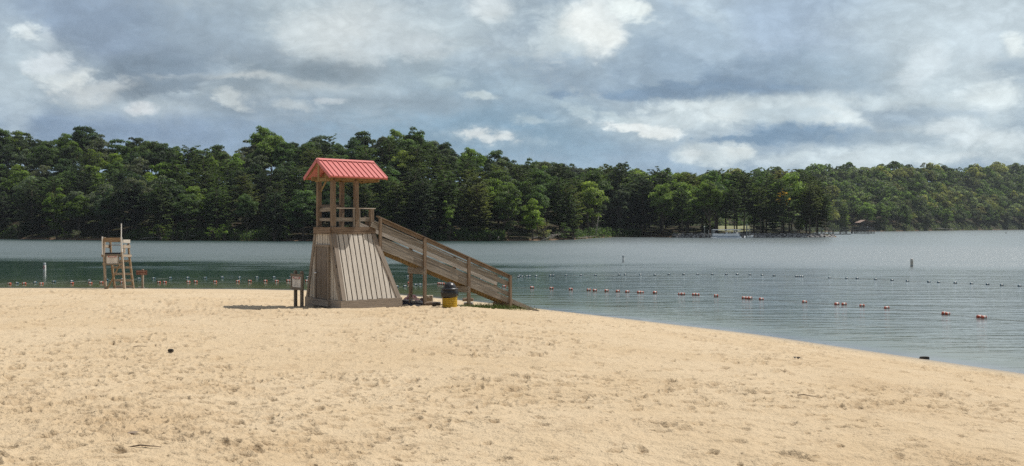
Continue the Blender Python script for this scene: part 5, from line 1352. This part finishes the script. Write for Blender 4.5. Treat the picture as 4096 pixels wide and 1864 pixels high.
# ================================================================== FISHING PIER
YP = 419.; mpp = YP / F
def PX(px, y=0): return (px - CX) / F * (YP + y)
M_PW = wood_mat('pier_wood', (.085, .085, .08), (.16, .155, .145), knots=0); M_PR = paint_mat('pier_roof', (.25, .175, .14), (.20, .15, .12), .3, .9)
pier = thing('fishing_pier', 'long dark wooden fishing pier on piles with a roofed shelter at its end', 'pier', (PX(3200), YP, 0))
ox = PX(3200); zd = H - (919.5 - HZ) * mpp; zr_ = H - (908.5 - HZ) * mpp
x1_ = PX(3425) - ox; x2_ = PX(3493) - ox
mb = MB(); mb.beam((-6, 0, zd), (x1_, 0, zd), 2.4, .3); mb.beam((x1_, 2, zd - .02), (x2_, 2, zd - .02), 7.5, .32); mb.build('deck', M_PW, pier)
mb = MB()
for y in (-1.2, 1.2):
    for z in (zr_, zr_ - .45, zr_ - .85): mb.beam((-6, y, z), (x1_, y, z), .10, .12 if z == zr_ else .07)
    x = -6
    while x < x1_: mb.beam((x, y, zd), (x, y, zr_), .1, .1, up=(0, 1, 0)); x += 1.8
for (a, b) in (((x1_, -1.75), (x2_, -1.75)), ((x1_, 5.7), (x2_, 5.7)), ((x2_, -1.75), (x2_, 5.7))):
    for k in range(6): z = zd + (zr_ - zd) * (k + 1) / 6; mb.beam((*a, z), (*b, z), .08, .10)
    n = 14
    for k in range(n + 1): q = Vector((*a, 0)).lerp(Vector((*b, 0)), k / n); mb.beam((q.x, q.y, zd), (q.x, q.y, zr_), .08, .08, up=(0, 1, 0))
mb.build('railing', M_PW, pier)
for px in (3287, 3291, 3310, 3314, 3333, 3337, 3356, 3360, 3380, 3384, 3402, 3406):
    for y in (-1.1,): mb = MB(); xx = PX(px) - ox; mb.tube([(xx, y + (px % 2) * 2, -.8), (xx, y + (px % 2) * 2, zd)], .17, 7); mb.build('pile', M_PW, pier)
for k in range(13):
    for y in (-1.5, 2, 5.4):
        if y > 4 and k % 2: continue
        mb = MB(); xx = x1_ + (x2_ - x1_) * k / 12; mb.tube([(xx, y, -.8), (xx, y, zd)], .14, 6); mb.build('pile', M_PW, pier)
for (a, b) in ((3361, 3369), (3379, 3371), (3407, 3414), (3425, 3417)):
    for d in (0, .45): mb = MB(); mb.beam((PX(a) - ox + d, -1.2, zd - .5), (PX(b) - ox + d, -1.2, .1), .12, .14); mb.build('pile_brace', M_PW, pier)
# shelter
s0 = PX(3441) - ox; s1 = PX(3481) - ox; ze = H - (890.5 - HZ) * mpp; zk = H - (880 - HZ) * mpp
mb = MB()
for x in (s0 + .3, s0 + 1.0, s0 + 1.5, s1 - 1.6, s1 - 1.0, s1 - .4):
    for y in (-.4, 4.2): mb.beam((x, y, zd), (x, y, ze), .2, .2, up=(0, 1, 0))
mb.beam((s0, -.4, ze), (s1, -.4, ze), .2, .25); mb.beam((s0, 4.2, ze), (s1, 4.2, ze), .2, .25)
for k in range(6): x = s0 + (s1 - s0) * (k + .5) / 6; hgt = (zk - ze) * (1 - abs((k + .5) / 3 - 1)) ; mb.beam((x, -.4, ze), (x, -.4, ze + max(.1, hgt - .1)), .15, .15, up=(0, 1, 0))
mb.build('shelter_frame', M_PW, pier)
mb = MB(); xm = (s0 + s1) / 2 - .2
for (xe) in (s0 - .7, s1 + .5):
    d = Vector((xe, 0, ze - .05)) - Vector((xm, 0, zk)); n = Vector((-d.z, 0, d.x)); n = n if n.z > 0 else -n
    poly = [(xm, -1.2, zk), (xm, 5, zk), (xe, 5, ze - .05), (xe, -1.2, ze - .05)]
    if (Vector(poly[1]) - Vector(poly[0])).cross(Vector(poly[2]) - Vector(poly[1])).dot(n) < 0: poly = poly[::-1]
    mb.slab([Vector(p) + n.normalized() * .05 for p in poly], n, .16)
mb.build('shelter_roof', M_PR, pier)
# floating dock
YD = 378.; dk = thing('floating_dock', 'low flat floating dock lying on the water in front of the pier', 'dock', ((3300 - CX) / F * YD, YD, 0)); L_d = (3399 - 3300) / F * YD
mb = MB(); mb.beam((0, 0, .16), (L_d, 0, .16), 2, .3); mb.build('deck', M_PW, dk)
for px in (3326, 3387): mb = MB(); xx = (px - 3300) / F * YD; mb.tube([(xx, .8, -.5), (xx, .8, H - (919 - HZ) / F * YD)], .13, 7); mb.build('pile', M_PW, dk)
# people at the rail
def person(px, y, shirt, label, face):
    x = PX(px, y); me = 'person'
    V_ = [(0, 0, .95), (0, 0, 1.2), (0, 0, 1.42), (0, 0, 1.52), (0, -.01, 1.62), (0, -.01, 1.70), (.2, 0, 1.40), (.28, -.1, 1.15), (.24, -.3, 1.05), (-.2, 0, 1.40), (-.28, -.08, 1.15), (-.25, -.28, 1.02), (.1, 0, .9), (.11, -.02, .5), (.11, 0, .06), (.11, -.13, .03), (-.1, 0, .9), (-.12, .02, .5), (-.12, .03, .06), (-.12, -.1, .03)]
    E_ = [(0, 1), (1, 2), (2, 3), (3, 4), (4, 5), (2, 6), (6, 7), (7, 8), (2, 9), (9, 10), (10, 11), (0, 12), (12, 13), (13, 14), (14, 15), (0, 16), (16, 17), (17, 18), (18, 19)]
    r_ = [.15, .14, .15, .06, .10, .085, .065, .05, .035, .065, .05, .035, .095, .065, .045, .035, .095, .065, .045, .035]
    m, t, b, _ = new_mat('clothed_figure'); z = t.new('ShaderNodeSeparateXYZ', ins={0: t.new('ShaderNodeTexCoord').outputs['Object']}).outputs[2]
    c = t.mix(t.math('GREATER_THAN', z, .92), rgb((.03, .035, .06)), rgb(shirt)); c = t.mix(t.math('GREATER_THAN', z, 1.5), c, rgb((.35, .2, .14))); c = t.mix(t.math('GREATER_THAN', z, 1.69), c, rgb((.05, .03, .02)))
    t.put(b.inputs['Base Color'], c)
    o = skin_figure('person', V_, E_, r_, m); o.location = (x, YP + y, zd + .15); o.rotation_euler = (0, 0, face); tag(o, label, 'person', 'people on the pier')
person(3470, -1.2, (.7, .7, .72), 'person in a white shirt leaning at the rail under the pier shelter', .1)
person(3486, -1.1, (.05, .05, .06), 'person in dark clothes standing at the outer corner of the pier', -.3)
bpy.data.objects.remove(PB) if PB.users == 0 else None

scene.cycles.use_denoising = False
scene.cycles.sample_clamp_direct = 2.5; scene.cycles.sample_clamp_indirect = 2.5; scene.cycles.use_adaptive_sampling = True; scene.cycles.adaptive_threshold = .012; scene.cycles.max_bounces = 5; scene.cycles.volume_bounces = 0; scene.cycles.diffuse_bounces = 3; scene.cycles.transparent_max_bounces = 8
scene.cycles.caustics_reflective = False; scene.cycles.caustics_refractive = False

# ================================================================== AIR
mb = MB(); mb.v = [(x, y, z) for z in (-4, 95) for (x, y) in ((-700, -130), (1300, -130), (1300, 1350), (-700, 1350))]
mb.f = [(0, 3, 2, 1), (4, 5, 6, 7), (0, 1, 5, 4), (1, 2, 6, 5), (2, 3, 7, 6), (3, 0, 4, 7)]; mb.g = [(0, 0, 0)] * 8; mb.mi = [0] * 6
hm = bpy.data.materials.new('haze'); hm.use_nodes = True; ht = NT(hm.node_tree); ht.n.clear()
pv_ = ht.new('ShaderNodeVolumePrincipled'); pv_.inputs['Color'].default_value = (.80, .88, 1, 1); pv_.inputs['Density'].default_value = .00008; pv_.inputs['Anisotropy'].default_value = 0
ho = ht.new('ShaderNodeOutputMaterial'); ht.l.new(pv_.outputs[0], ho.inputs['Volume'])
tag(mb.build('haze', hm), 'thin pale summer haze lying over the whole lake', kind='stuff')
